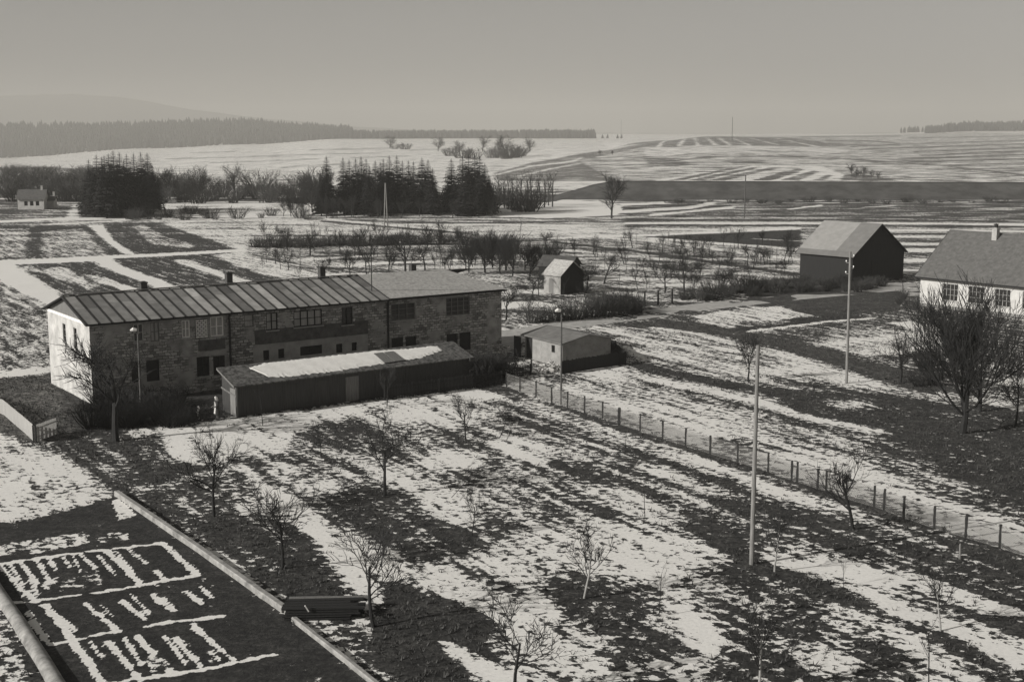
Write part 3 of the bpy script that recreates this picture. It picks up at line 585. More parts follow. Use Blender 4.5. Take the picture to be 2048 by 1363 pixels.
r = MB(); n = 27; st = (XS + ov) / n
tones = [1.45 * q for q in [0.13, 0.12, 0.13, 0.15, 0.20, 0.17, 0.12, 0.15, 0.13, 0.21, 0.25, 0.17, 0.23, 0.10, 0.24, 0.15, 0.30, 0.12, 0.17, 0.15, 0.24, 0.20, 0.22, 0.15, 0.21, 0.18, 0.15]]
for k in range(n):
    x0, x1 = -ov + k * st, -ov + (k + 1) * st; t0 = tones[k]; brk_y = rnd.choice([0, 0, 0, 2.6, 3.4])
    ys = [-ov, DH / 2] if not brk_y else [-ov, brk_y, DH / 2]
    for j, (ya, yb) in enumerate(zip(ys[:-1], ys[1:])):
        t_ = t0 if j == 0 else t0 * rnd.choice([0.65, 1.35])
        r.add([(x0, ya, rz(ya)), (x1, ya, rz(ya)), (x1, yb, rz(yb)), (x0, yb, rz(yb))], [(0, 1, 2, 3)], t_)
    r.add([(x0, DH / 2, rz(DH / 2)), (x1, DH / 2, rz(DH / 2)), (x1, DH + ov, rz(DH + ov)), (x0, DH + ov, rz(DH + ov))], [(0, 1, 2, 3)], t0)
rf = r.build('panel_roof', M_panel, hs)
r = MB()
for k in range(n + 1):
    x = -ov + k * st; r.bar((x, -ov - 0.02, rz(-ov) + 0.03), (x, DH / 2, rz(DH / 2) + 0.03), 0.08, 0.06)
r.build('batten', M_dark, rf)['label'] = 'thin dark strips between the roof panels'
r = MB(); r.bar((-ov, DH / 2, RZ + 0.2), (XS, DH / 2, RZ + 0.2), 0.3, 0.08); r.build('ridge_cap', M_greywood, rf)
r = MB()                                                    # underside and fascia
for ya, yb in ((-ov, DH / 2), (DH / 2, DH + ov)):
    r.add([(-ov, ya, rz(ya) - 0.09), (LH + ov, ya, rz(ya) - 0.09), (LH + ov - (2.6 if ya > 0 or True else 0), yb, rz(yb) - 0.09) if ya < 0 else (LH + ov, yb, rz(yb) - 0.09), (-ov, yb, rz(yb) - 0.09)], [(3, 2, 1, 0)])
r.bar((-ov, -ov - 0.03, rz(-ov) - 0.07), (LH + ov, -ov - 0.03, rz(-ov) - 0.07), 0.04, 0.13)
r.bar((-ov - 0.02, -ov, rz(-ov) - 0.06), (-ov - 0.02, DH / 2, rz(DH / 2) - 0.06), 0.04, 0.12); r.bar((-ov - 0.02, DH / 2, rz(DH / 2) - 0.06), (-ov - 0.02, DH + ov, rz(DH + ov) - 0.06), 0.04, 0.12)
r.build('fascia', M_tar, hs)
M_tiles = mat('old grey tiles', 0.24, 0.5, 3.5, detail=9, bump=0.5)
r = MB(); hx = LH + ov - 3.2; zr = rz(DH / 2) + 0.06; ze = rz(-ov) + 0.06
r.add([(XS + 0.01, -ov, ze), (LH + ov, -ov, ze), (hx, DH / 2, zr), (XS + 0.01, DH / 2, zr), (LH + ov, DH + ov, ze), (XS + 0.01, DH + ov, ze)], [(0, 1, 2, 3), (1, 4, 2), (3, 2, 4, 5)])
r.build('tiled_roof', M_tiles, hs)
def chimney(parent, x, y, z0, z1, w=0.55, m=M_brick):
    c = MB(); c.box(x - w / 2, x + w / 2, y - w / 2, y + w / 2, z0, z1); c.box(x - w / 2 - 0.06, x + w / 2 + 0.06, y - w / 2 - 0.06, y + w / 2 + 0.06, z1 + 0.002, z1 + 0.1); c.box(x - w / 2 + 0.1, x + w / 2 - 0.1, y - w / 2 + 0.1, y + w / 2 - 0.1, z1 + 0.103, z1 + 0.16)
    return c.build('chimney', m, parent)
for u, v in ((286, 566), (457, 547), (643, 536), (825, 530)):
    x, z = FH.px(u, v, DH / 2 + 0.3); chimney(hs, x, DH / 2 + 0.3, RZ - 0.4, z, 0.5)
PL = {0: (M_glass, M_trim), 1: (M_curtain, M_greywood), 2: (M_curtain, M_white), 4: (M_curtain, M_white), 5: (M_curtain, M_greywood), 6: (M_curtain, M_dark), 7: (M_curtain, M_dark), 8: (M_glass, M_dark), 9: (M_glass, M_greywood), 10: (M_glass, M_greywood)}
for i, h in enumerate(up):
    if i == 3: continue
    gl, fr = PL[i]
    window(hs, fn, h, panes={0: 2, 1: 2, 2: 2, 4: 2, 5: 1, 6: 2, 7: 4, 8: 2, 9: 3, 10: 4}[i], rows={8: 3, 9: 3, 10: 4}.get(i, 2), frame=fr, glass=gl, sill=M_patch, fw=0.08,
           label={7: 'wide window of four pale casements', 4: 'window with bright white frame and pale curtain', 10: 'wide dark window with many panes'}.get(i))
a, b, c, d = brk
q = MB(); rw = 9
for j in range(rw):
    zz = c + (d - c) * j / rw; hh = (d - c) / rw; off = 0.5 if j % 2 else 0.0; nb = 3
    for k in range(-1, nb + 1):
        xa = a + (b - a) * (k + off) / nb; xb = xa + (b - a) / nb; xa, xb = max(xa, a), min(xb, b)
        if xb - xa > 0.08: q.box(xa + 0.025, xb - 0.025, -0.05, -0.004, zz + 0.03, zz + hh - 0.03)
bk = q.build('blocked_window', mat('whitewashed brick', 0.82, 0.9, 5.0), hs); bk['label'] = 'window opening walled up with white bricks'
q = MB(); q.box(a - 0.02, b + 0.02, -0.015, -0.002, c, d); q.build('mortar', M_dark, bk)
for i, h in enumerate(lo):
    if i in (11, 12): window(hs, fn, h, panes=1, rows=1, frame=M_dark, glass=M_dark)
    else: window(hs, fn, h, panes=1 if i not in (2, 3, 6) else 2, rows=2 if i < 4 else 1, frame=M_tar if i < 4 else M_dark, sill=M_patch if i in (2, 9, 10) else None, fw=0.05)
# plaster band and darker band of the middle section, set just proud of the stone and cut round the windows
def facing(name, u0, v0, u1, v1, u2, v2, u3, v3, m, off):
    xa, za = FH.px(u0, v0); xb, zb = FH.px(u1, v1); _, zc = FH.px(u2, v2); _, zd = FH.px(u3, v3)
    z1, z0 = (za + zb) / 2, (zc + zd) / 2
    hl = [(max(h[0], xa), min(h[1], xb), max(h[2], z0), min(h[3], z1)) for h in holes if h[0] < xb and h[1] > xa and h[2] < z1 and h[3] > z0]
    q = MB(); wall_cells(q, lambda x, o, z: (x, o - off, z), xa, xb, z0, z1, hl, off - 0.002, 1)
    q.add([(xa, -off, z0), (xa, 0, z0), (xa, 0, z1), (xa, -off, z1), (xb, -off, z0), (xb, 0, z0), (xb, 0, z1), (xb, -off, z1)], [(0, 3, 2, 1), (4, 5, 6, 7), (3, 7, 6, 2), (0, 1, 5, 4)])
    return q.build(name, m, hs)
facing('plaster_band', 506, 690, 735, 668, 735, 705, 506, 722, M_patch, 0.03)
facing('dark_band', 509, 660, 735, 641, 735, 667, 509, 689, M_darkplaster, 0.06)
facing('plaster_band', 394, 704, 452, 699, 452, 708, 394, 712, M_patch, 0.03)
facing('dark_band', 396, 681, 450, 676, 450, 697, 396, 702, M_darkplaster, 0.03)
for u, v in ((457, 632), (774, 602)):
    x, _ = FH.px(u, v); q = MB(); q.tube([(x, -0.14, 0.2), (x, -0.14, EZ - 0.35), (x, -0.32, EZ - 0.02)], 0.09, 8); q.build('downpipe', M_tar, hs)
q = MB(); x, _ = FH.px(763, 570); q.tube([(x, DH / 2 - 3.6, 6.5), (x, DH / 2 - 3.6, FH.px(762, 492, DH / 2 - 3.6)[1])], 0.045, 6); q.build('roof_mast', M_dark, hs)

# --- long wood store in front of the house
s0 = P(476, 833); s1 = P(938, 711, 2.4); s1.z = 0
AS = math.atan2(s1.y - s0.y, s1.x - s0.x); LS = (s1 - s0).length; FS = Frame(s0, AS); DS_ = 2.6; RS = 2.6
sh = FS.root('long_shed', 'long low boarded shed with snow lying on its roof in front of the stone house', 'shed')
mb = MB(); mb.add([(0, 0, -0.2), (LS, 0, -0.2), (LS, 0, 2.3), (0, 0, 2.3), (LS, DS_, -0.2), (LS, DS_, 3.1), (0, DS_, -0.2), (0, DS_, 3.1)], [(0, 1, 2, 3), (1, 4, 5, 2), (4, 6, 7, 5), (6, 0, 3, 7)])
M_shedw = mat('old brown boards', 0.022, 0.06, 2.2, stretch=(7, 7, 0.3), bump=0.5); mb.build('wall', M_shedw, sh)
M_shedroof = mat('mossy felt with snow remnants', 0.03, 0.15, 3.2, sharp=0.08, detail=9, bump=0.5)
r = MB()
zr_ = lambda y: 2.38 + 0.8 * y / RS
for (ya, yb) in ((-0.3, RS + .12),):
    r.add([(-0.35, ya, zr_(ya)), (LS + 0.3, ya, zr_(ya)), (LS + 0.3, yb, zr_(yb)), (-0.35, yb, zr_(yb)), (-0.35, ya, zr_(ya) - 0.08), (LS + 0.3, ya, zr_(ya) - 0.08), (LS + 0.3, yb, zr_(yb) - 0.08), (-0.35, yb, zr_(yb) - 0.08)], [(0, 1, 2, 3), (7, 6, 5, 4), (0, 4, 5, 1), (0, 3, 7, 4), (1, 5, 6, 2)])
srf = r.build('roof', M_shedroof, sh)
# snow blanket: ragged sheet on the front slope
def roof_snow(parent, edge_lo, edge_hi, x0, x1, n, zf, th=0.05, seed=1):
    rr = random.Random(seed); mb = MB(); top = []; bot = []
    for i in range(n + 1):
        x = x0 + (x1 - x0) * i / n; f = i / n
        yl = np.interp(x, [e[0] for e in edge_lo], [e[1] for e in edge_lo]) + rr.uniform(-0.13, 0.13); yh = np.interp(x, [e[0] for e in edge_hi], [e[1] for e in edge_hi]) + rr.uniform(-0.07, 0.07)
        yh = max(yh, yl + 0.03); bot.append((x, yl)); top.append((x, yh))
    m = 5; vs = []
    for i in range(n + 1):
        for j in range(m + 1):
            y = bot[i][1] + (top[i][1] - bot[i][1]) * j / m; e = 0 if j in (0, m) or i in (0, n) else 1
            vs.append((bot[i][0], y, zf(y) + 0.006 + (th * (0.8 + 0.15 * math.sin(i * 0.7 + j))) * e))
    fs = [(i * (m + 1) + j, (i + 1) * (m + 1) + j, (i + 1) * (m + 1) + j + 1, i * (m + 1) + j + 1) for i in range(n) for j in range(m)]
    mb.add(vs, fs); o = mb.build('snow_cover', M_snow, parent); return o
def sy(u, v):                                              # local (x, y) on the shed's front slope
    best = None
    for k in range(60):
        y = -0.3 + (RS + 0.3) * k / 59; x, z = FS.px(u, v, y)
        if best is None or abs(z - zr_(y)) < best[0]: best = (abs(z - zr_(y)), x, y)
    return best[1], best[2]
hi = [sy(*p) for p in ((498, 735), (530, 725), (600, 718), (700, 707), (760, 700), (820, 697), (890, 689))]
lw = [sy(*p) for p in ((500, 737), (512, 742), (540, 754), (570, 753), (620, 748), (680, 741), (730, 733), (790, 722), (840, 715), (885, 700))]
roof_snow(srf, lw, hi, hi[0][0], lw[-1][0], 90, zr_)
q = MB(); xa, ya = sy(752, 702)
for k_ in (0, 1):
    x_ = xa + 0.95 * k_ - 0.5; y0 = 0.35 + 0.05 * k_; q.add([(x_, y0, zr_(y0) + 0.1), (x_ + 0.85, y0, zr_(y0) + 0.1), (x_ + 0.85, 2.0, zr_(2.0) + 0.1), (x_, 2.0, zr_(2.0) + 0.1), (x_, y0, zr_(y0) + 0.065), (x_ + 0.85, y0, zr_(y0) + 0.065), (x_ + 0.85, 2.0, zr_(2.0) + 0.065), (x_, 2.0, zr_(2.0) + 0.065)], [(0, 1, 2, 3), (0, 4, 5, 1), (1, 5, 6, 2), (3, 7, 4, 0), (2, 6, 7, 3)])
q.build('roof_hatch', M_greywood, srf)
q = MB(); q.bar((-0.37, -0.3, zr_(-0.3) - 0.05), (-0.37, RS, zr_(RS) - 0.05), 0.03, 0.14); q.bar((-0.03, 0.02, 0), (-0.03, 0.02, 2.3), 0.12, 0.06); q.bar((-0.06, 0.1, 1.45), (-0.06, RS, 1.75), 0.05, 0.12); q.build('verge_board', M_greywood, sh)
q = MB(); q.box(-0.04, -0.003, 0.25, 1.15, 0.0, 1.95); q.build('door', mat('pale plank door', 0.12, 0.24, 2, stretch=(6, 6, .4)), sh)
for k in range(5):
    x = 3.6 + k * 2.6; q = MB(); q.box(x, x + 1.1, -0.035, -0.003, 0.0, 1.9); dd = q.build('door', M_greywood if k == 2 else M_shedw, sh)
q = MB(); q.bar((LS - 0.2, -0.3, 2.15), (LS + 0.32, -0.3, 2.15), 0.3, 0.3); q.build('eave_beam', M_shedw, sh)

# --- garage by the road with a yard boarded in
GZ = 2.12; g0 = P(1050, 668, GZ); g1 = P(1125, 686, GZ); g2 = P(1187, 671, GZ)
FG = Frame((g0.x, g0.y, 0), math.atan2(g1.y - g0.y, g1.x - g0.x)); LG = (g1 - g0).length; DG = (g2 - g1).length
ga = FG.root('garage', 'small pale garage with a low felt roof and a dark open doorway beside the road', 'garage')
hd = (0.05, 1.25, 0.0, 1.95); hw_ = [FG.px(1103, 695), FG.px(1110, 678)]; hw = (hw_[0][0], hw_[1][0], 1.1, 1.75)
M_garw = mat('pale grey render', 0.2, 0.34, 1.4, detail=8); M_garw2 = M_garw
mb = MB(); wall_cells(mb, fn, 0, LG, -0.2, GZ, [hd, hw], 0.15, 1); ap = GZ + .55
mb.add([(LG, 0, -0.2), (LG, DG, -0.2), (LG, DG, GZ), (LG, DG / 2, ap), (LG, 0, GZ), (0, DG, -0.2), (0, DG, GZ), (0, 0, -0.2), (0, 0, GZ), (0, DG / 2, ap)], [(0, 1, 2, 3, 4), (1, 5, 6, 2), (5, 7, 8, 9, 6)]); mb.build('wall', M_garw, ga)
q = MB(); q.box(hd[0] + .02, hd[1] - .02, 0.12, 0.16, 0.0, 1.93); q.build('doorway', M_dark, ga); window(ga, fn, hw, panes=1, rows=1, frame=M_dark)  # near-black panel in the doorway stands in for the shade inside
q = MB(); q.box(hd[0] - 1.15, hd[0] - 0.02, -0.5, -0.44, 0.02, 1.9); q.build('door', M_tar, ga)
q = MB(); zg = lambda y: GZ + .06 + (ap - GZ) * (1 - abs(y - DG / 2) / (DG / 2))
for (ya, yb) in ((-0.3, DG / 2), (DG / 2, DG + 0.3)):
    q.add([(-0.3, ya, zg(ya)), (LG + 0.3, ya, zg(ya)), (LG + 0.3, yb, zg(yb)), (-0.3, yb, zg(yb)), (-0.3, ya, zg(ya) - 0.09), (LG + 0.3, ya, zg(ya) - 0.09), (LG + 0.3, yb, zg(yb) - 0.09), (-0.3, yb, zg(yb) - 0.09)], [(0, 1, 2, 3), (7, 6, 5, 4), (0, 4, 5, 1), (0, 3, 7, 4), (1, 5, 6, 2), (2, 6, 7, 3)])
q.build('roof', mat('felt roof', 0.11, 0.2, 1.5, detail=8), ga)
def board_fence(name, label, pts, h, m, gap=0.012, wd=0.14, posts=2.0, pm=None, ragged=0.05, seed=3, cat='fence', group=None):
    rr = random.Random(seed); pts = [Vector((p[0], p[1], 0)) for p in pts]; o = pts[0]; e = empty(name, o); tag(e, label, cat, group)
    b = MB(); rl = MB()
    for a, c in zip(pts[:-1], pts[1:]):
        d = c - a; L = d.length; d.normalize(); k = 0
        while k < L:
            q = a + d * (k + wd / 2) - o; hh = h + rr.uniform(-ragged, ragged)
            b.bar((q.x, q.y, 0.03), (q.x + rr.uniform(-.01, .01), q.y, hh), wd, 0.025) if abs(d.y) < 0.001 else plank(b, q, d, wd, hh)
            k += wd + gap
        nn = Vector((-d.y, d.x, 0)) * 0.035
        for z in (0.3 * h, 0.8 * h): rl.bar(a - o + nn + Vector((0, 0, z)), c - o + nn + Vector((0, 0, z)), 0.04, 0.07)
        npst = max(1, int(L / posts))
        for j in range(npst + 1):
            q = a + (c - a) * j / npst - o + nn * 2.2; pb = MB(); pb.box(q.x - 0.05, q.x + 0.05, q.y - 0.05, q.y + 0.05, 0, h + 0.04); pb.build('post', pm or m, e)
    b.build('boards', m, e); rl.build('rail', pm or m, e); return e
def plank(b, q, d, wd, hh):
    n = Vector((-d.y, d.x, 0)) * 0.011; s_ = d * wd / 2
    vs = [q - s_ - n, q + s_ - n, q + s_ + n, q - s_ + n]
    b.add([(p.x, p.y, 0.03) for p in vs] + [(p.x, p.y, hh) for p in vs], [(0, 3, 2, 1), (4, 5, 6, 7), (0, 1, 5, 4), (1, 2, 6, 5), (2, 3, 7, 6), (3, 0, 4, 7)])
c0, c1, c2, c3 = P(1060, 741), P(1124, 748), P(1251, 729), P(1215, 697)
board_fence('board_fence', 'dark board fence round the small yard in front of the pale garage', [c1, c2, c3], 1.15, M_tar)
board_fence('picket_fence', 'dark picket fence from the end of the long shed towards the wire fence', [P(770, 801), P(880, 786), P(945, 776), P(1004, 770)], 1.15, M_tar, gap=0.07, wd=0.07, seed=5)
board_fence('slat_fence', 'low dark fence between the stone house and the pale garage', [P(1006, 757), P(1062, 750), P(1064, 741)], 0.95, M_tar, gap=0.10, wd=0.06, seed=6)
board_fence('pale_fence', 'pale slatted fence leading in from the left edge to a corner by the grass bank', [P(-60, 800), P(9, 831), P(26, 846), P(45, 862), P(70, 885), P(114, 868)], 1.15, mat('silvery slats', 0.42, 0.58, 2, stretch=(6, 6, .5)), gap=0.035, wd=0.06, posts=1.6, pm=M_tar, ragged=0.02, seed=7)

# --- barn
b0 = P(1597, 502, 4.0); b1 = P(1705, 511, 4.0); b2 = P(1785, 499, 4.0)
FB = Frame((b0.x, b0.y, 0), math.atan2(b1.y - b0.y, b1.x - b0.x)); LB = (b1 - b0).length; DB = (b2 - b1).length; RB = 7.9
ba = FB.root('barn', 'tall black boarded barn with a pale steep roof beside the road', 'barn')
mb = MB(); o_ = 0.25
mb.add([(o_, 0.1, -0.2), (LB, 0.1, -0.2), (LB, 0.1, 4.1), (o_, 0.1, 4.1), (LB, DB, -0.2), (LB, DB, 4.1), (LB, DB / 2, RB - 0.1), (o_, DB, -0.2), (o_, DB, 4.1), (o_, DB / 2, RB - 0.1)], [(0, 1, 2, 3), (1, 4, 5, 6, 2), (4, 7, 8, 5), (7, 0, 3, 9, 8)]); mb.build('wall', M_tar, ba)
q = MB(); q.box(LB + 0.003, LB + 0.05, DB / 2 - 1.6, DB / 2 + 1.6, 0, 3.1); q.build('door', M_tar, ba)
r = MB(); zb = lambda y: 4.0 + (RB - 4.0) * (1 - abs(y - DB / 2) / (DB / 2)); ovb = 0.35
M_broof = tonemat('pale roofing felt', 0.12, 1.2); xc = LB * 0.66
for (ya, yb) in ((-ovb, 0.5), (0.5, DB / 2), (DB / 2, DB + ovb)):
    lo_, hi_ = ya, yb; za, zb_ = (zb(ya) - (0.12 if ya < 0 else 0)), zb(yb)
    for xa, xb, tn in ((-0.3, xc, 0.27), (xc, LB + 0.35, 0.17)):
        tn = 0.15 if ya < 0 else tn
        r.add([(xa, ya, za + 0.1), (xb, ya, za + 0.1), (xb, yb, zb_ + 0.1), (xa, yb, zb_ + 0.1)], [(0, 1, 2, 3)], tn)
rfb = r.build('roof', M_broof, ba)
q = MB()
for (ya, yb) in ((-ovb, DB / 2), (DB / 2, DB + ovb)): q.add([(-0.3, ya, zb(ya) - 0.06), (LB + 0.35, ya, zb(ya) - 0.06), (LB + 0.35, yb, zb(yb) - 0.06), (-0.3, yb, zb(yb) - 0.06)], [(3, 2, 1, 0)])
for x in (-0.3, LB + 0.35):
    q.bar((x, -ovb, zb(-ovb)), (x, DB / 2, zb(DB / 2)), 0.04, 0.16); q.bar((x, DB / 2, zb(DB / 2)), (x, DB + ovb, zb(DB + ovb)), 0.04, 0.16)
q.build('barge_board', M_tar, rfb)

# --- white house at the right edge
w0 = P(1842, 547, 3.8); w1 = P(2048, 567, 3.8)
dW = (w1 - w0).normalized(); FW = Frame((w0.x, w0.y, 0), math.atan2(dW.y, dW.x)); LW = 24.0; DW = 12.4; RW = 8.5
wh = FW.root('white_house', 'white rendered house with a wide dark roof and one chimney at the right edge', 'house')
rw_ = []
for u0, v0, u1, v1 in ((1886, 558, 1917, 599), (1938, 562, 1969, 603), (1991, 570, 2022, 608)):
    xa, _ = FW.px(u0, v0); xb, _ = FW.px(u1, v0); rw_.append((xa, xb, 1.0, 2.95))
stp = rw_[2][0] - rw_[1][0]
for k in range(1, 5): rw_.append((rw_[2][0] + stp * k, rw_[2][1] + stp * k, 1.0, 2.95))
rw_ = [h for h in rw_ if h[1] < LW - 0.5]
mb = MB(); wall_cells(mb, fn, 0, LW, -0.9, 3.8, rw_, 0.2, 1); mb.add([(0, 0, -.9), (0, DW, -.9), (0, DW, 3.8), (0, DW / 2, RW), (0, 0, 3.8), (LW, 0, -.9), (LW, DW, -.9), (LW, DW, 3.8), (LW, DW / 2, RW), (LW, 0, 3.8)], [(4, 3, 2, 1, 0), (5, 6, 7, 8, 9), (1, 2, 7, 6)])
mb.build('wall', M_whitewall, wh)
for h in rw_: window(wh, fn, h, panes=4, rows=3, frame=mat('dull window frame', 0.25, 0.35, 3) if h is rw_[0] else bpy.data.materials['dull window frame'], sill=M_trim, fw=0.06)
q = MB(); q.box(-0.06, LW, -0.08, -0.003, -0.9, 0.35); q.build('plinth', mat('grey plinth', 0.14, 0.26, 1.5), wh)
r = MB(); zw = lambda y: 3.9 + (RW - 3.8) * (1 - abs(y - DW / 2) / (DW / 2)); M_wroof = mat('dark slate tiles', 0.075, 0.14, 2.2, detail=10, bump=0.5)
for (ya, yb) in ((-0.55, DW / 2), (DW / 2, DW + 0.55)):
    r.add([(-0.5, ya, zw(ya)), (LW + 0.5, ya, zw(ya)), (LW + 0.5, yb, zw(yb)), (-0.5, yb, zw(yb))], [(0, 1, 2, 3)]); r.add([(-0.5, ya, zw(ya) - 0.12), (LW + 0.5, ya, zw(ya) - 0.12), (LW + 0.5, yb, zw(yb) - 0.12), (-0.5, yb, zw(yb) - 0.12)], [(3, 2, 1, 0)])
rwf = r.build('roof', M_wroof, wh)
q = MB(); q.bar((-0.5, -0.58, zw(-0.55) - 0.08), (LW + 0.5, -0.58, zw(-0.55) - 0.08), 0.12, 0.16); q.bar((-0.52, -0.55, zw(-.55) - 0.06), (-0.52, DW / 2, zw(DW / 2) - 0.06), 0.04, 0.13); q.build('gutter', M_tar, wh)
q = MB(); q.bar((-0.5, DW / 2, zw(DW / 2) + 0.03), (LW + 0.5, DW / 2, zw(DW / 2) + 0.03), 0.3, 0.08); q.build('ridge_tiles', M_greywood, rwf)
yc = DW / 2 - 0.7; xch, zch = FW.px(1992, 458, yc); ch = chimney(wh, xch, yc, zw(yc) - 0.3, zch, 0.62, mat('pale chimney', 0.3, 0.42, 3)); chimney(ch, xch + 0.0, yc, zch + 0.18, zch + 0.5, 0.3, M_dark).name = 'chimney_pot'

# --- garden hut with a pale wall, dark shed behind it
h0 = P(1088, 546, 2.5); h1 = P(1127, 549, 2.5); FU = Frame((h0.x, h0.y, 0), math.atan2(h1.y - h0.y - 0.8, h1.x - h0.x)); LU = 3.0
def hut(F, L, D, ez, rz_, name, label, wm, em, rm, ov=0.25, cat='hut'):
    e = F.root(name, label, cat)
    m = MB(); m.add([(0, 0, -.1), (L, 0, -.1), (L, 0, ez), (0, 0, ez)], [(0, 1, 2, 3)]); m.build('front_wall', wm, e); m = MB(); m.add([(0, D, -.1), (L, D, -.1), (L, D, ez), (0, D, ez)], [(3, 2, 1, 0)]); m.build('rear_wall', wm, e)
    m = MB(); m.add([(L, 0, -.1), (L, D, -.1), (L, D, ez), (L, D / 2, rz_), (L, 0, ez)], [(0, 1, 2, 3, 4)]); m.build('gable_wall', em, e); m = MB(); m.add([(0, 0, -.1), (0, D, -.1), (0, D, ez), (0, D / 2, rz_), (0, 0, ez)], [(4, 3, 2, 1, 0)]); m.build('gable_wall', em, e)
    r = MB(); zf = lambda y: ez + 0.06 + (rz_ - ez) * (1 - abs(y - D / 2) / (D / 2))
    for (ya, yb) in ((-ov, D / 2), (D / 2, D + ov)):
        r.add([(-ov, ya, zf(ya)), (L + ov, ya, zf(ya)), (L + ov, yb, zf(yb)), (-ov, yb, zf(yb)), (-ov, ya, zf(ya) - .07), (L + ov, ya, zf(ya) - .07), (L + ov, yb, zf(yb) - .07), (-ov, yb, zf(yb) - .07)], [(0, 1, 2, 3), (7, 6, 5, 4), (0, 4, 5, 1), (0, 3, 7, 4), (1, 5, 6, 2), (2, 6, 7, 3)])
    r.build('roof', rm, e); return e
hu = hut(FU, LU, 4.2, 2.5, 4.1, 'garden_hut', 'small garden hut with a pale front wall and dark gable among bare fruit trees', M_garw, M_tar, M_tiles)
q = MB(); q.box(0.9, 1.7, -0.03, -0.003, 0, 1.9); q.build('door', M_greywood, hu)
h3 = P(1078, 560); hut(Frame(h3, -0.4), 4.6, 4.0, 2.1, 3.3, 'dark_shed', 'dark low shed standing behind the pale garden hut', M_tar, M_tar, mat('dark felt', 0.04, 0.09, 2))
# far cottages on the left
def cottage(u, v, L, D, ez, rz_, label, nwin, ang=0.12, wm=M_whitewall):
    F = Frame(G(u, v), ang); e = F.root('cottage', label, 'house')
    hl = [(L * (0.25 + 0.22 * k), L * (0.25 + 0.22 * k) + 0.9, 1.0, 2.2) for k in range(nwin)]
    m = MB(); wall_cells(m, fn, 0, L, -1, ez, hl, 0.15, 1); m.add([(0, 0, -1), (0, D, -1), (0, D, ez), (0, D / 2, rz_), (0, 0, ez), (L, 0, -1), (L, D, -1), (L, D, ez), (L, D / 2, rz_), (L, 0, ez)], [(4, 3, 2, 1, 0), (5, 6, 7, 8, 9), (1, 2, 7, 6)]); m.build('wall', wm, e)
    for h in hl: window(e, fn, h, panes=1, rows=1, frame=M_dark)
    r = MB(); zf = lambda y: ez + 0.06 + (rz_ - ez) * (1 - abs(y - D / 2) / (D / 2))
    for (ya, yb) in ((-.4, D / 2), (D / 2, D + .4)): r.add([(-.4, ya, zf(ya)), (L + .4, ya, zf(ya)), (L + .4, yb, zf(yb)), (-.4, yb, zf(yb))], [(0, 1, 2, 3)])
    r.build('roof', mat('cottage roof', 0.07, 0.12, 1.5) if 'cottage roof' not in bpy.data.materials else bpy.data.materials['cottage roof'], e)
    chimney(e, L * 0.85, D / 2, rz_ - 0.4, rz_ + 0.9, 0.5, M_trim); return e
cottage(36, 419, 6.8, 6, 2.9, 5.2, 'small white cottage with three windows far off at the left edge', 3)
cottage(92, 417, 2.2, 3.5, 2.3, 3.4, 'little pale outhouse beside the far white cottage', 0)

# ---------------------------------------------------------------- railway embankment, far woods and hills
M_bank = mat('withered bank grass', 0.035, 0.10, 0.16, detail=10, bump=0.3, stretch=(1, 1, 3)); M_ballast = mat('ballast', 0.02, 0.035, 0.6)
def embankment():
    mb = MB(); rr = random.Random(3); n = 70; rows = []
    for i in range(n + 1):
        x = 8 + (420 - 8) * i / n; f = min(1, (x - 8) / 26.0); f = f * f * (3 - 2 * f); y0 = 404 - x * 0.02
        h = 5.35 * f - x * 0.003
        rows.append([(x, y0 - 1 + rr.uniform(-.5, .5), -0.1), (x, y0 + 5, h * 0.52 + rr.uniform(-.08, .08)), (x, y0 + 9.4, h * 0.97), (x, y0 + 10, h), (x, y0 + 15, h + 0.02), (x, y0 + 25, -0.2)])
    vs = [p for r_ in rows for p in r_]; m = 6
    mb.add(vs, [(i * m + j, (i + 1) * m + j, (i + 1) * m + j + 1, i * m + j + 1) for i in range(n) for j in range(m - 1)])
    o = mb.build('embankment', [M_bank, M_ballast]); o['kind'] = 'structure'
    for k, p in enumerate(o.data.polygons):
        if k % 5 in (2, 3): p.material_index = 1
embankment()
# far mountain ridges
M_hill = mat('far wooded slope', 0.035, 0.06, 0.004)
def ridge(name, pts, d, depth, m):
    mb = MB(); q = []; n = 90; rr = random.Random(len(pts) * 7)
    us = np.linspace(pts[0][0], pts[-1][0], n); vv = np.interp(us, [p[0] for p in pts], [p[1] for p in pts])
    vs = []
    for u, v in zip(us, vv):
        x = (u - 1024) / 2631 * d; z = zv(v, d) + rr.uniform(-3, 3)
        vs += [(x, d - depth, -60), (x * 1.0, d - depth * 0.4, z * 0.6 - 10), (x, d, z), (x, d + depth, -60)]
    mb.add(vs, [(i * 4 + j, (i + 1) * 4 + j, (i + 1) * 4 + j + 1, i * 4 + j + 1) for i in range(n - 1) for j in range(3)])
    o = mb.build(name, m, smooth=True); o['kind'] = 'structure'
ridge('hills', [(-1600, 215), (-500, 196), (0, 193), (150, 188), (260, 196), (340, 212), (440, 226), (560, 240), (700, 252), (860, 262), (1000, 268)], 8200, 1500, M_hill)
ridge('hills', [(600, 262), (800, 259), (1000, 263), (1300, 266), (1600, 268), (1900, 262), (2500, 250)], 9000, 1200, M_hill)
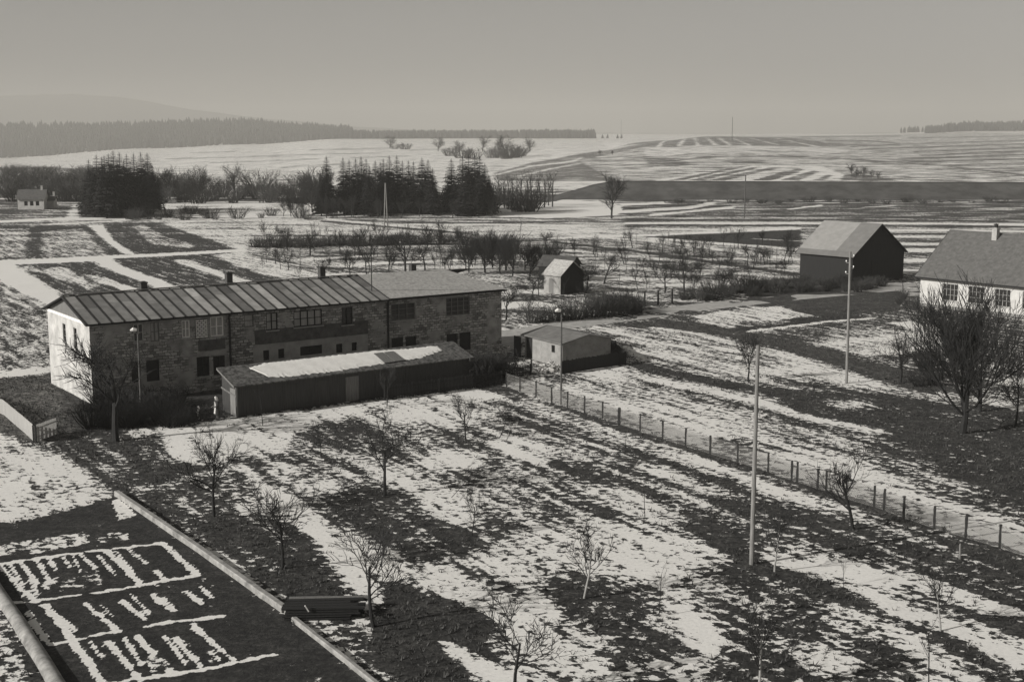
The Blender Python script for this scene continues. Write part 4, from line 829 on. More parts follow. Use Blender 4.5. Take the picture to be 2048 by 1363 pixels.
# far-off woods: many conifer shapes reading as one mass
M_farwood = mat('far conifers', 0.016, 0.035, 0.05)
def wood(name, label, quads, seed, hmean=19, hs=3.5):
    rr = random.Random(seed); mb = MB()
    for (u0, u1, d0, d1, count) in quads:
        for _ in range(count):
            u = rr.uniform(u0, u1); d = rr.uniform(d0, d1); x = (u - 1024) / 2631 * d; z = float(TH(x, d)); h = rr.gauss(hmean, hs); w_ = h * rr.uniform(0.16, 0.24)
            n = 5; a0 = rr.uniform(0, 6)
            vs = [(x + w_ * math.cos(a0 + k * 2 * math.pi / n), d + w_ * math.sin(a0 + k * 2 * math.pi / n), z + h * 0.02) for k in range(n)] + [(x + w_ * .75 * math.cos(a0 + .5 + k * 2 * math.pi / n), d + w_ * .75 * math.sin(a0 + .5 + k * 2 * math.pi / n), z + h * 0.55) for k in range(n)] + [(x, d, z + h)]
            fs = [(k, (k + 1) % n, n + (k + 1) % n, n + k) for k in range(n)] + [(n + k, n + (k + 1) % n, 2 * n) for k in range(n)]
            mb.add(vs, fs)
    o = mb.build(name, M_farwood); tag(o, label, 'woodland', kind='stuff')
wood('far_wood', 'hazy dark wood covering the far ridge on the left', [(-1000, -260, 3290, 3900, 2600), (-260, 300, 3290, 3900, 3600), (300, 520, 3290, 3950, 1700), (520, 705, 3290, 3850, 1500)], 1)
wood('far_wood', 'narrow hazy strip of wood across the middle of the horizon', [(690, 1060, 3290, 3480, 900), (1040, 1190, 3250, 3420, 700)], 2, 20, 2)
wood('far_wood', 'hazy wooded hill on the skyline at the right', [(1850, 2420, 3500, 3900, 2200), (1800, 1850, 3800, 3900, 25)], 3, 17, 3)

# ---------------------------------------------------------------- trees
M_bark = mat('bark', 0.006, 0.017, 6.0, bump=0.4, stretch=(1, 1, .3)); M_twig = mat('twigs', 0.006, 0.014, 4.0)
M_barkpale = mat('greyish bark', 0.02, 0.05, 5.0); M_spruce = mat('spruce needles', 0.003, 0.012, 0.9, detail=8); M_hedge = mat('hedge twigs', 0.018, 0.055, 2.0)
M_lime = mat('limewashed trunk', 0.22, 0.38, 5.0)
def rand_dir(rr, d, ang):
    a = d.orthogonal().normalized(); b = d.cross(a); t = rr.uniform(0, 2 * math.pi)
    return (d * math.cos(ang) + (a * math.cos(t) + b * math.sin(t)) * math.sin(ang)).normalized()
def limb(mbs, rr, p, d, L, r, lvl, sp):
    n = sp['seg'][lvl]; pts = [p]; rad = [r]; q = p.copy(); dd = d.copy(); ends = []
    r1 = r * sp['tap'][lvl]
    for i in range(n):
        jit = sp['wig'][lvl]
        dd = (dd + Vector((rr.uniform(-jit, jit), rr.uniform(-jit, jit), rr.uniform(-jit, jit) + sp['up'][lvl]))).normalized()
        q = q + dd * (L / n); pts.append(q.copy()); rad.append(r + (r1 - r) * (i + 1) / n); ends.append(dd.copy())
    mbs[0 if lvl == 0 else 1].tube(pts, rad, sp['sides'][lvl], cap=(lvl == 0))
    if lvl + 1 >= len(sp['seg']): return
    nc = sp['kids'][lvl]; nc = rr.randint(max(1, nc - 1), nc + 1)
    for k in range(nc):
        f = sp['start'][lvl] + (1 - sp['start'][lvl]) * ((k + rr.uniform(0.1, 0.9)) / nc)
        i = min(n - 1, int(f * n)); g = f * n - i; o = pts[i].lerp(pts[i + 1], g); rb = rad[i] + (rad[i + 1] - rad[i]) * g
        dn = rand_dir(rr, ends[i], sp['ang'][lvl] * rr.uniform(0.65, 1.3)); dn = (dn + Vector((0, 0, sp['lift'][lvl]))).normalized()
        limb(mbs, rr, o, dn, L * sp['len'][lvl] * rr.uniform(0.7, 1.2) * (1.15 - 0.35 * f), max(rb * sp['rr'][lvl], sp['rmin']), lvl + 1, sp)
def tree_mesh(seed, sp, L, r, lean=(0, 0)):
    rr = random.Random(seed); mbs = [MB(), MB()]
    limb(mbs, rr, Vector((0, 0, -0.1)), Vector((lean[0], lean[1], 1)).normalized(), L, r, 0, sp)
    return mbs
D4 = dict(seg=[5, 5, 4, 2], sides=[7, 5, 3, 3], tap=[0.5, 0.3, 0.3, 0.4])
APPLE = dict(D4, wig=[.14, .28, .32, .3], up=[0.05, .06, .06, .05], kids=[8, 8, 7], start=[.42, .2, .12], ang=[.95, .75, .7], lift=[.22, .2, .15], len=[.85, .55, .55], rr=[.52, .52, .5], rmin=.016)
YOUNG = dict(D4, wig=[.1, .2, .22, .25], up=[.04, .12, .07, .04], kids=[8, 7, 5], start=[.40, .2, .12], ang=[1.0, .75, .7], lift=[.3, .3, .2], len=[.75, .5, .5], rr=[.5, .52, .5], rmin=.014)
WIDE = dict(D4, wig=[.12, .16, .2, .2], up=[.0, .16, .14, .1], kids=[15, 12, 9], start=[.16, .1, .1], ang=[1.05, .5, .45], lift=[.12, .3, .25], len=[.95, .6, .5], rr=[.5, .45, .5], rmin=.018)
ROUND = dict(D4, wig=[.08, .2, .25, .3], up=[.05, .05, .03, 0.0], kids=[13, 9, 8], start=[.16, .18, .1], ang=[.8, .7, .75], lift=[.2, .12, .05], len=[.62, .55, .5], rr=[.5, .5, .5], rmin=.028)
SPIND = dict(D4, wig=[.05, .12, .2, .2], up=[.05, .1, .06, .05], kids=[9, 4, 3], start=[.25, .2, .2], ang=[.55, .6, .6], lift=[.3, .2, .1], len=[.4, .5, .5], rr=[.4, .5, .5], rmin=.02)
SAPL = dict(seg=[5, 3, 2], sides=[5, 3, 3], tap=[.4, .3, .3], wig=[.05, .12, .1], up=[.03, .1, .1], kids=[7, 3], start=[.45, .2], ang=[.6, .5], lift=[.3, .2], len=[.35, .5], rr=[.45, .5], rmin=.009)
LIB = {}
def make_kind(kind, sp, L, r, n, seed0, tm, cm, leans=0.1):
    rr = random.Random(seed0); out = []
    for i in range(n):
        m0, m1 = tree_mesh(seed0 + i, sp, L, r, (rr.uniform(-leans, leans), rr.uniform(-leans, leans)))
        H = max(v[2] for v in m1.v); out.append((m0.mesh(kind + '_trunk', tm), m1.mesh(kind + '_crown', cm), H))
    LIB[kind] = out
make_kind('apple', APPLE, 3.0, .13, 6, 100, M_bark, M_twig, .18)
make_kind('young', YOUNG, 2.6, .07, 5, 200, M_bark, M_twig, .08)
make_kind('limed', YOUNG, 2.6, .07, 2, 260, M_lime, M_twig, .05)
make_kind('wide', WIDE, 5.2, .17, 2, 300, M_bark, M_twig, .06)
make_kind('round', ROUND, 7.0, .24, 5, 400, M_barkpale, M_twig, .08)
make_kind('spind', SPIND, 7.0, .14, 4, 500, M_barkpale, M_twig, .05)
make_kind('sapl', SAPL, 2.2, .028, 4, 600, M_bark, M_twig, .05)
def spruce_mesh(seed, H=16.0):
    rr = random.Random(seed); t = MB(); c = MB(); t.tube([(0, 0, -.2), (0.05, 0, H * .5), (0, 0, H * .97)], [.22, .13, .03], 6)
    z = H * rr.uniform(.04, .09); R0 = H * rr.uniform(.19, .23)
    while z < H * .985:
        f = z / H; rad = R0 * (1 - f) ** 0.74 * rr.uniform(.8, 1.15) + .12; nb = 8 if f < .7 else 7
        a0 = rr.uniform(0, 6)
        for k in range(nb):
            a = a0 + 2 * math.pi * k / nb + rr.uniform(-.2, .2); L = rad * rr.uniform(.72, 1.12); dr = Vector((math.cos(a), math.sin(a), 0)); sd = Vector((-dr.y, dr.x, 0)); m = 4
            droop = rr.uniform(.2, .38); base = Vector((0, 0, z)); prev = None
            for j in range(m + 1):
                g = j / m; p = base + dr * (L * g) + Vector((0, 0, -droop * L * g * g + .12 * L * g)); wd = L * (.36 * math.sin(math.pi * min(1, g * .85 + .15)) + .02)
                cur = (p - sd * wd + Vector((0, 0, -wd * .35)), p, p + sd * wd + Vector((0, 0, -wd * .35)))
                if prev:
                    c.add([prev[0], prev[1], cur[1], cur[0]], [(0, 1, 2, 3)]); c.add([prev[1], prev[2], cur[2], cur[1]], [(0, 1, 2, 3)])
                prev = cur
                for s_ in (-1, 1):                        # hanging side sprays
                    q = p + sd * (s_ * wd * rr.uniform(.4, 1.1)); e = q + sd * (s_ * L * rr.uniform(.06, .2)) + dr * (L * rr.uniform(0, .18)) + Vector((0, 0, -L * rr.uniform(.05, .22)))
                    o = dr * (L * .07); c.add([q - o, q + o, e], [(0, 1, 2)])
        z += H * rr.uniform(.018, .028)
    c.tube([(0, 0, H * .93), (0, 0, H * 1.0)], [.1, .02], 4)
    return t.mesh('spruce_trunk', M_bark), c.mesh('spruce_crown', M_spruce), H
LIB['spruce'] = [spruce_mesh(700 + i) for i in range(6)]
def bush_mesh(seed, H=1.6, W=1.2, n=60, rmin=.012, m=None):
    rr = random.Random(seed); c = MB()
    for k in range(n):
        a = rr.uniform(0, 2 * math.pi); r0 = W * .35 * math.sqrt(rr.random()); p = Vector((r0 * math.cos(a), r0 * math.sin(a), 0)); d = Vector((math.cos(a) * rr.uniform(.1, .9), math.sin(a) * rr.uniform(.1, .9), 1.1)).normalized(); L = H * rr.uniform(.55, 1.05)
        pts = [p]; dd = d
        for j in range(3): dd = (dd + Vector((rr.uniform(-.22, .22), rr.uniform(-.22, .22), rr.uniform(-.05, .2)))).normalized(); pts.append(pts[-1] + dd * L / 3)
        c.tube(pts, [rmin * 1.6, rmin * 1.3, rmin, rmin * .7], 3, False)
        for s_ in range(4):
            o = pts[rr.randint(1, 2)].lerp(pts[3], rr.random()); e = rand_dir(rr, dd, .7) * L * rr.uniform(.15, .35); c.tube([o, o + e], [rmin * .8, rmin * .5], 3, False)
    return c.mesh('bush', m or M_hedge), H
BUSH = [bush_mesh(800 + i) for i in range(4)]
BUSHD = [bush_mesh(810 + i, m=M_twig, n=75) for i in range(3)]
THICK = [bush_mesh(820 + i, 3.4, 4.2, 60, .030) for i in range(4)]
RT = random.Random(77)
def tree(kind, p, h, label, group=None, name=None, cat='tree', var=None, wide=1.0, rz=None):
    lib = LIB[kind]; tm, cm, H = lib[(var if var is not None else RT.randrange(len(lib))) % len(lib)]; s = h / H
    nm = name or {'apple': 'fruit_tree', 'young': 'young_fruit_tree', 'limed': 'young_fruit_tree', 'wide': 'bare_tree', 'round': 'bare_tree', 'spind': 'bare_tree', 'sapl': 'sapling', 'spruce': 'spruce_tree'}[kind]
    e = empty(nm, p, RT.uniform(0, 6.28) if rz is None else rz, (s * wide, s * wide, s)); tag(e, label, cat, group)
    for n_, m_ in (('trunk', tm), ('crown', cm)):
        o = bpy.data.objects.new(n_, m_); COL.objects.link(o); o.parent = e
    return e
def hpx(u, vb, vt):                                       # height of an upright thing from its foot and top rows
    p = G(u, vb); return p, max(0.6, zv(vt, p.y) - p.z)
def T(kind, u, vb, vt, label, group=None, **k):
    p, h = hpx(u, vb, vt); return tree(kind, p, h, label, group, **k)
# garden trees, one by one
T('apple', 232, 882, 672, "largest old fruit tree, spreading before the left end of the stone house", wide=1.15, var=0)
T('apple', 428, 1032, 852, 'fruit tree with a straight tall trunk left of the snow field below the shed', var=1, wide=.8)
T('young', 565, 1136, 950, 'forked young fruit tree above the dark stack of boards', var=0, wide=1.1)
T('young', 747, 1252, 1040, 'many-branched fruit tree right beside the dark stack of boards', var=1, wide=1.35)
T('apple', 770, 990, 812, 'crooked leaning fruit tree in the middle of the garden', var=2, wide=.9)
T('young', 932, 881, 776, 'slim fruit tree nearest the right end of the long shed', var=2)
T('young', 943, 1072, 955, "thin fruit tree with a pruned branch lying behind it", var=3, wide=.8)
T('limed', 1168, 1196, 1040, "pale-trunked young fruit tree on a dark grass patch in the lower middle", var=0, wide=1.1)
T('young', 1027, 1385, 1165, 'fruit tree cut by the bottom edge in the lower middle', var=4, wide=1.25)
T('apple', 1705, 1058, 872, 'round-crowned fruit tree standing against the wire fence at the right', var=3, wide=.85)
T('limed', 1549, 1142, 1000, 'slender young tree just right of the tall pale pole', var=1, wide=.9)
T('limed', 1517, 1392, 1190, 'whitewashed young tree cut by the bottom edge below the tall pale pole', var=0)
T('limed', 1881, 1262, 1130, 'young pale-stemmed tree near the lower right corner', var=1, wide=1.1)
T('sapl', 1858, 1385, 1230, 'young stem cut by the bottom edge near the lower right corner')
T('sapl', 1250, 902, 838, 'straight sapling just inside the wire fence in the middle')
T('sapl', 1290, 1035, 950, 'thin lone sapling in the middle of the garden rows')
T('sapl', 1318, 1232, 1120, "dark staked sapling right of the pale-trunked young fruit tree")
T('sapl', 1687, 1172, 1110, 'short staked sapling on snow in the lower right')
T('young', 642, 912, 834, 'small fruit tree left of the crooked leaning one', var=0, wide=.8)
T('sapl', 526, 852, 760, 'small tree close in front of the left half of the long shed')
T('young', 774, 812, 722, 'thin tree close in front of the middle of the long shed', var=2, wide=.8)
T('sapl', 480, 1090, 1025, 'tiny brown sapling on dark grass near the pale kerb')
T('apple', 1496, 762, 655, 'curved dark tree immediately left of the top of the tall pale pole', var=4, wide=.75)
T('wide', 1925, 866, 545, 'great bare tree with fanning upright branches in front of the white house', var=0, wide=1.3)
T('wide', 1960, 822, 590, 'thick-trunked bare tree just behind the great fanning tree', var=1, wide=1.3)
T('apple', 1800, 765, 650, 'dark low tree left of the great fanning tree', var=5, wide=1.2)
T('young', 2030, 852, 700, 'dark bare tree cut by the right edge beyond the great fanning tree', var=1)
T('apple', 1012, 640, 566, 'gnarled tree at the right end of the stone house', var=0, wide=.9)
# orchard behind the house, placed where each stands
orch = [('apple', 575, 500, 450), ('apple', 620, 512, 440), ('apple', 680, 505, 455), ('young', 733, 548, 470), ('apple', 700, 552, 500), ('apple', 778, 545, 478), ('apple', 812, 548, 462), ('apple', 850, 540, 470),
        ('young', 900, 540, 490), ('apple', 930, 510, 450), ('apple', 800, 500, 452), ('apple', 850, 490, 452), ('apple', 880, 500, 456), ('young', 645, 560, 512), ('apple', 1208, 568, 490), ('young', 1275, 578, 520), ('apple', 1330, 586, 505),
        ('apple', 1368, 590, 490), ('apple', 1438, 575, 528), ('young', 1250, 530, 490), ('young', 1300, 520, 478), ('young', 1345, 515, 470), ('apple', 1375, 512, 465), ('young', 1420, 512, 468), ('young', 1455, 540, 488),
        ('apple', 1495, 530, 488), ('young', 1540, 530, 492), ('young', 1585, 525, 480), ('sapl', 1210, 545, 500), ('young', 1290, 550, 510), ('apple', 1065, 600, 545), ('young', 1078, 592, 525), ('sapl', 1126, 620, 555), ('apple', 1172, 585, 520),
        ('apple', 1172, 610, 560), ('young', 1060, 640, 580), ('sapl', 1040, 480, 430), ('young', 1150, 520, 470), ('apple', 1090, 500, 462), ('young', 655, 475, 448), ('apple', 540, 500, 462), ('young', 520, 498, 468), ('young', 600, 560, 525), ('apple', 1400, 560, 520), ('young', 1500, 560, 525)]
for k_, u, b_, t_ in orch:
    T(k_, u, b_, t_, 'bare fruit tree in the old orchard between the stone house and the open fields' if u < 1000 else 'bare fruit tree in the orchard strip between the garden hut and the black barn', 'bare fruit trees of the orchard')
for (u, b_, t_, wd_) in ((970, 545, 452, 1.1), (1000, 548, 462, 1.1), (1025, 552, 470, 1.0), (1050, 540, 468, .9), (950, 530, 470, .9), (1085, 540, 470, .8), (1118, 530, 465, .9), (985, 535, 455, 1.2), (1012, 540, 458, 1.2), (1060, 552, 475, 1.0), (938, 545, 472, .9), (1100, 552, 482, .8)):
    T('wide', u, b_, t_, "dense dark tree in the clump behind the stone house's right end", 'clump of dense dark trees behind the house', wide=wd_ * 1.25)
for _ in range(85):
    u = RT.uniform(520, 960); v = RT.uniform(478, 545)
    if v > 520 and u > 700 and u < 940 or True: T(RT.choice(['apple', 'young', 'sapl']), u, v, v - RT.uniform(26, 50), 'bare fruit tree in the old orchard between the stone house and the open fields', 'bare fruit trees of the orchard')
for _ in range(72):
    u = RT.uniform(1180, 1590); v = RT.uniform(490, 590)
    T(RT.choice(['young', 'sapl', 'apple']), u, v, v - RT.uniform(26, 50), 'bare fruit tree in the orchard strip between the garden hut and the black barn', 'bare fruit trees of the orchard')
# hedges and bushes
def bush(u, v, h, label, group, lib=BUSH, sx=1.0, name='bush', cat='bush'):
    p = G(u, v); me, H = RT.choice(lib); o = bpy.data.objects.new(name, me); COL.objects.link(o); s = h / H; o.location = p; o.rotation_euler = (0, 0, RT.uniform(0, 6.28)); o.scale = (s * sx, s * sx, s); tag(o, label, cat, group); return o
for k in range(15): bush(1062 + k * 15.3 + RT.uniform(-3, 3), 646 - k * 1.25 + RT.uniform(-4, 1), RT.uniform(1.1, 2.7), "brown bush in the roadside hedge below the garden hut", 'roadside hedge bushes', sx=1.2)
for k in range(10): bush(1190 + k * 9, 622 + RT.uniform(-4, 4), RT.uniform(1.6, 2.4), "brown bush in the roadside hedge below the garden hut", 'roadside hedge bushes', sx=1.1)
for k in range(24): bush(1368 + k * 10.2 + RT.uniform(-5, 5), 606 - k * 1.06 + RT.uniform(-12, 2), RT.uniform(.9, 2.4), 'brown bush in the long hedge beside the road before the black barn', 'hedge bushes before the barn', sx=1.3)
for k in range(24): bush(RT.uniform(1590, 1770), RT.uniform(566, 585), RT.uniform(.8, 1.7), 'low scrubby bush at the foot of the black barn', 'scrub around the barn', sx=1.4)
for k in range(12): bush(RT.uniform(1190, 1245), RT.uniform(708, 726), RT.uniform(1.0, 1.8), 'leafless bush inside the boarded yard of the pale garage', 'bushes in the garage yard', sx=.9)
for k in range(34): bush(RT.uniform(175, 372), RT.uniform(800, 858), RT.uniform(.8, 1.9), 'leafless shrub in the shade at the foot of the stone house', 'shrubs in front of the house', BUSHD, sx=1.3)
for k in range(8): bush(RT.uniform(955, 1010), RT.uniform(738, 768), RT.uniform(1.3, 2.2), 'dark shrub between the long shed and the end of the stone house', 'shrubs by the end of the house', BUSHD, sx=1.1)
for k in range(7): bush(RT.uniform(1790, 1850), RT.uniform(596, 622), RT.uniform(.8, 1.5), 'small round bush near the corner of the white house', 'bushes by the white house', sx=1.1)
for k in range(4): bush(RT.uniform(1800, 1880), RT.uniform(730, 800), RT.uniform(1.0, 2.0), 'dark scrub under the great fanning tree', 'scrub under the great tree', BUSHD, sx=1.2)
for k in range(30): bush(510 + k * 14.2 + RT.uniform(-5, 5), 497 - k * .4 + RT.uniform(-3, 2), RT.uniform(1.4, 2.2), 'leafless bush in the thin hedge along the far side of the old orchard', 'orchard hedge bushes', sx=1.5)
# valley trees: spruces
for u, b_, t_ in ((182, 428, 318), (198, 430, 308), (214, 436, 310), (232, 432, 300), (244, 430, 303), (258, 428, 306), (272, 424, 305), (286, 422, 303), (299, 424, 305), (208, 424, 312), (252, 422, 318), (190, 434, 330), (222, 426, 306), (308, 420, 330)):
    T('spruce', u, b_, t_, 'dark spruce in the dense clump at the far left', 'spruce clump on the left', wide=1.25)
for u, b_, t_ in ((655, 430, 311), (643, 432, 345), (688, 428, 313), (700, 426, 318), (713, 424, 316), (724, 426, 312), (734, 428, 316), (752, 426, 320), (768, 424, 316), (780, 426, 310), (795, 424, 309), (806, 426, 320), (818, 424, 320), (828, 426, 322), (845, 428, 314), (857, 426, 318), (866, 430, 335), (740, 432, 330), (762, 430, 322)):
    T('spruce', u, b_, t_, 'dark spruce in the long row at the centre', 'spruce row at the centre', wide=1.15)
for u, b_, t_ in ((903, 424, 316), (926, 428, 310), (938, 426, 308), (950, 426, 307), (960, 428, 310), (970, 430, 325), (932, 432, 330), (978, 426, 350)):
    T('spruce', u, b_, t_, 'dark spruce in the broad dense clump right of the centre row', 'spruce clump right of centre', wide=1.35)
for u, b_, t_, kd in ((340, 400, 328, 'round'), (398, 398, 328, 'round'), (470, 395, 322, 'round'), (553, 400, 350, 'spind'), (612, 410, 345, 'round'), (330, 432, 372, 'spind'), (585, 420, 355, 'spind'), (625, 425, 350, 'round'), (310, 415, 345, 'round'), (430, 400, 352, 'round'), (520, 402, 362, 'round')):
    T(kd, u, b_, t_, 'bare deciduous tree between the left spruce clump and the centre row', 'bare trees between the spruces', wide=1.1)
for k in range(16):
    u = 985 + k * 8.0; T('spind', u, 415 + RT.uniform(-6, 4), RT.uniform(335, 362), 'slender bare tree in the row right of the broad spruce clump', 'slender bare trees beside the spruces', wide=1.3)
for k in range(34):
    u = RT.uniform(560, 1000); T(RT.choice(['spind', 'round', 'apple']), u, RT.uniform(424, 437), RT.uniform(385, 402), "small bare tree along the ditch in front of the spruces", 'small bare trees along the ditch', wide=1.0)
for k in range(95):
    u = k * 11.3 + RT.uniform(-6, 6); v = RT.uniform(388, 408) if u < 640 else RT.uniform(408, 424)
    bush(u, v, RT.uniform(3.0, 6.5), 'leafless thicket bush in the dark belt across the valley floor', 'thicket bushes of the valley belt', THICK, name='thicket_bush', sx=1.1)
for k in range(30):
    u = RT.uniform(0, 640); v = RT.uniform(372, 392)
    bush(u, v, RT.uniform(4.0, 8), 'leafless thicket bush in the dark belt across the valley floor', 'thicket bushes of the valley belt', THICK, name='thicket_bush', sx=1.2)
for k in range(22):
    u = RT.uniform(0, 190); v = RT.uniform(345, 372)
    bush(u, v, RT.uniform(3, 6), 'bare bush in the hazy hedges at the far left', 'far hedge bushes on the left', THICK, name='hedge_bush', sx=1.6)
for k in range(26): bush(RT.uniform(200, 640), RT.uniform(426, 440), RT.uniform(1.2, 3.2), 'low bare bush along the snowy ditch at the left', 'low bushes along the ditch', THICK, name='ditch_bush', sx=1.1)
T('round', 1223, 437, 336, 'lone bare tree with a forked trunk standing on the open snow', var=1, wide=.95)
T('round', 985, 436, 395, 'small bare tree at the near edge of the ditch right of the spruces', var=2)
for u, b_, t_, lb in ((1010, 314, 268, 'tall hazy bare tree, the biggest of the far trees above the spruces'), (1060, 304, 273, 'hazy round-crowned bare tree at the right end of the far trees'), (965, 302, 270, 'hazy bare tree between the two tallest far trees'), (920, 312, 279, 'hazy bare tree just above the broad spruce clump'),
                      (876, 302, 272, 'faint slender far tree above the gap in the spruces'), (780, 297, 270, 'faint far tree above the centre spruce row'), (807, 298, 284, 'faint low far tree beside another above the centre row'), (1035, 312, 290, 'low hazy far tree right of the tallest'), (940, 316, 296, 'low hazy bushy far tree by the broad spruce clump')):
    T('round', u, b_, t_, lb, 'far hazy trees on the snowy plain', wide=1.6)
for u, v, h_ in ((1000, 314, 9), (1022, 315, 11), (1040, 313, 8), (985, 316, 9), (925, 316, 9), (945, 318, 8), (900, 312, 7), (790, 298, 6), (810, 299, 8), (1030, 316, 9), (1012, 318, 7)): bush(u, v, h_, 'low hazy thicket among the far trees on the snowy plain', 'far thickets on the plain', THICK, name='thicket_bush', sx=1.5)
for u, b_, t_ in ((1200, 311, 298), (1225, 311, 299)): T('round', u, b_, t_, 'tiny bare tree of a pair on the hill field edge', 'pair of tiny hill trees', wide=1.2)
for u, b_, t_ in ((1704, 352, 325), (1716, 354, 332), (1728, 356, 330), (1742, 357, 338), (1756, 358, 342), (1712, 358, 340)): T('round', u, b_, t_, 'bare tree in the small group on the slope above the railway bank', 'tree group above the railway bank', wide=1.4)
for u in (1190, 1205, 1215, 1235, 1243): T('spruce', u, 277, 267, 'tiny hazy conifer on the middle skyline', 'tiny skyline conifers', wide=1.5)
for k in range(22): bush(1330 + k * 32 + RT.uniform(-9, 9), 403 + RT.uniform(-1, 5), RT.uniform(.8, 1.8), 'low bush on the strip at the foot of the railway bank', 'bushes at the foot of the bank', THICK, name='bank_bush', sx=1.8)

# ---------------------------------------------------------------- poles, lamps, fence, kerbs
M_pole = mat('pale weathered pole', 0.13, 0.27, 3.0, stretch=(4, 4, .4)); M_poled = mat('dark wooden pole', 0.05, 0.1, 3.0); M_lampw = mat('white enamel', 0.65, 0.8, 4.0); M_cer = mat('porcelain', 0.5, 0.65, 5.0, rough=.3)
def pole(u, vb, vt, r, label, m=M_pole, ins=4, name='utility_pole', group=None, tu=None):
    p, h = hpx(u, vb, vt); e = empty(name, p); tag(e, label, 'utility pole', group)
    q = MB(); lx = 0 if tu is None else (tu - u) / 2631 * p.y
    q.tube([(0, 0, -.3), (lx * .5, 0, h * .5), (lx, 0, h)], [r, r * .87, r * .72], 10); q.build('pole_shaft', m, e, smooth=False)
    for k in range(ins):
        s_ = -1 if k % 2 else 1; z = h - .45 - .55 * k * .8; i = MB(); i.tube([(lx + s_ * r * .7, 0, z), (lx + s_ * (r + .16), 0, z), (lx + s_ * (r + .17), 0, z + .1)], .018, 5); i.tube([(lx + s_ * (r + .17), 0, z + .08), (lx + s_ * (r + .17), 0, z + .13), (lx + s_ * (r + .17), 0, z + .2)], [.05, .055, .03], 7); i.build('insulator', M_cer, e)
    return e
pole(1503, 1127, 690, .115, 'tallest pale wooden pole standing in the right of the garden', tu=1503, ins=0)
pole(1693, 766, 503, .125, 'pale wooden pole with insulators standing in front of the black barn', tu=1690)
pole(1489, 436, 350, .17, 'dark thin pole far off in the fields left of the black barn', M_poled, 0)
pole(1464, 281, 234, .35, 'faint tall mast on the hill skyline', M_poled, 0)
pole(1242, 279, 240, .3, 'very faint mast on the middle skyline', M_poled, 0)
e = empty('trestle_pole', G(772, 456)); tag(e, 'pale twin-legged trestle pole in front of the centre spruces', 'utility pole')
_, h = hpx(772, 456, 366)
for s_ in (-1, 1): q = MB(); q.tube([(s_ * .38, 0, -.2), (s_ * .04, 0, h)], [.13, .1], 6); q.build('leg', M_pole, e)
q = MB(); q.bar((-.3, 0, 1.2), (.3, 0, 1.2), .08, .12); q.build('brace', M_pole, e)
def lamp(u, vb, vt, label, ang):
    p, h = hpx(u, vb, vt); e = empty('street_lamp', p, ang); tag(e, label, 'street lamp')
    q = MB(); q.tube([(0, 0, -.2), (0, 0, h * .6), (0, 0, h - .25)], [.085, .07, .055], 8); q.build('pole_shaft', M_poled, e)
    q = MB(); q.tube([(0, 0, h - .3), (-.08, 0, h - .12), (-.25, 0, h - .02)], .025, 6); q.build('arm', M_poled, e)
    q = MB(); q.tube([(-.10, 0, h - .05), (-.12, 0, h + .04), (-.30, 0, h + .1), (-.5, 0, h + .02)], [.05, .14, .15, .07], 8); q.build('lamp_head', M_lampw, e)
lamp(1122, 809, 622, 'street lamp with a white head on a dark pole at the wire fence', 0.3)
lamp(283, 832, 661, 'street lamp with a white head standing close to the left half of the stone house', 0.3)
# wire fence
posts_px = [(1013, 774), (1040, 783), (1072, 793), (1103, 805), (1135, 815), (1169, 825), (1205, 837), (1238, 849), (1280, 862), (1325, 878), (1371, 892), (1420, 908), (1475, 925), (1536, 944), (1583, 961), (1594, 964), (1635, 978), (1652, 983), (1692, 998), (1748, 1014), (1768, 1021), (1807, 1036), (1868, 1057), (1931, 1076), (1999, 1096), (2075, 1122), (2150, 1148)]
M_wire = mat('galvanised wire', 0.2, 0.32, 3); M_post = mat('dark concrete post', 0.012, 0.035, 6, bump=.5)
fp = [P(u, v) for u, v in posts_px]; e = empty('wire_fence', fp[0]); tag(e, 'long diamond-mesh wire fence on dark posts running down to the right edge', 'fence'); rr = random.Random(8)
for i, p in enumerate(fp):
    q = MB(); s_ = .07 if i != 7 else .12; c = p - fp[0]; n = 6; pts = [(c.x + rr.uniform(-.012, .012), c.y, 1.22 * k / n) for k in range(n + 1)]; q.tube(pts, [s_ * rr.uniform(.8, 1.25) for _ in pts], 5); q.build('post', M_post, e)
q = MB(); hm = 1.12; wr = .0075
for a, b in zip(fp[:-1], fp[1:]):
    a = a - fp[0]; b = b - fp[0]; L = (b - a).length; d = (b - a) / L; sp_ = .115; k = -hm
    while k < L:
        for dr in (1, -1):
            s0_ = k if dr == 1 else k + hm; s1_ = s0_ + dr * hm; z0_, z1_ = 0.04, hm
            if s0_ < 0: z0_ = 0.04 + (0 - s0_) * (hm - .04) / hm if dr == 1 else z0_; s0_ = max(s0_, 0)
            if s1_ < 0: z1_ = hm - (0 - s1_); s1_ = 0
            if s1_ > L: z1_ = hm - (s1_ - L); s1_ = L
            if s0_ > L: z0_ = 0.04 + (s0_ - L); s0_ = L
            if z1_ > z0_ + .03: q.tube([a + d * s0_ + Vector((0, 0, z0_)), a + d * s1_ + Vector((0, 0, z1_))], wr, 3, False)
        k += sp_
    for z in (.05, .6, hm): q.tube([a + Vector((0, 0, z)), b + Vector((0, 0, z))], .006, 3, False)
q.build('wire_mesh', M_wire, e)
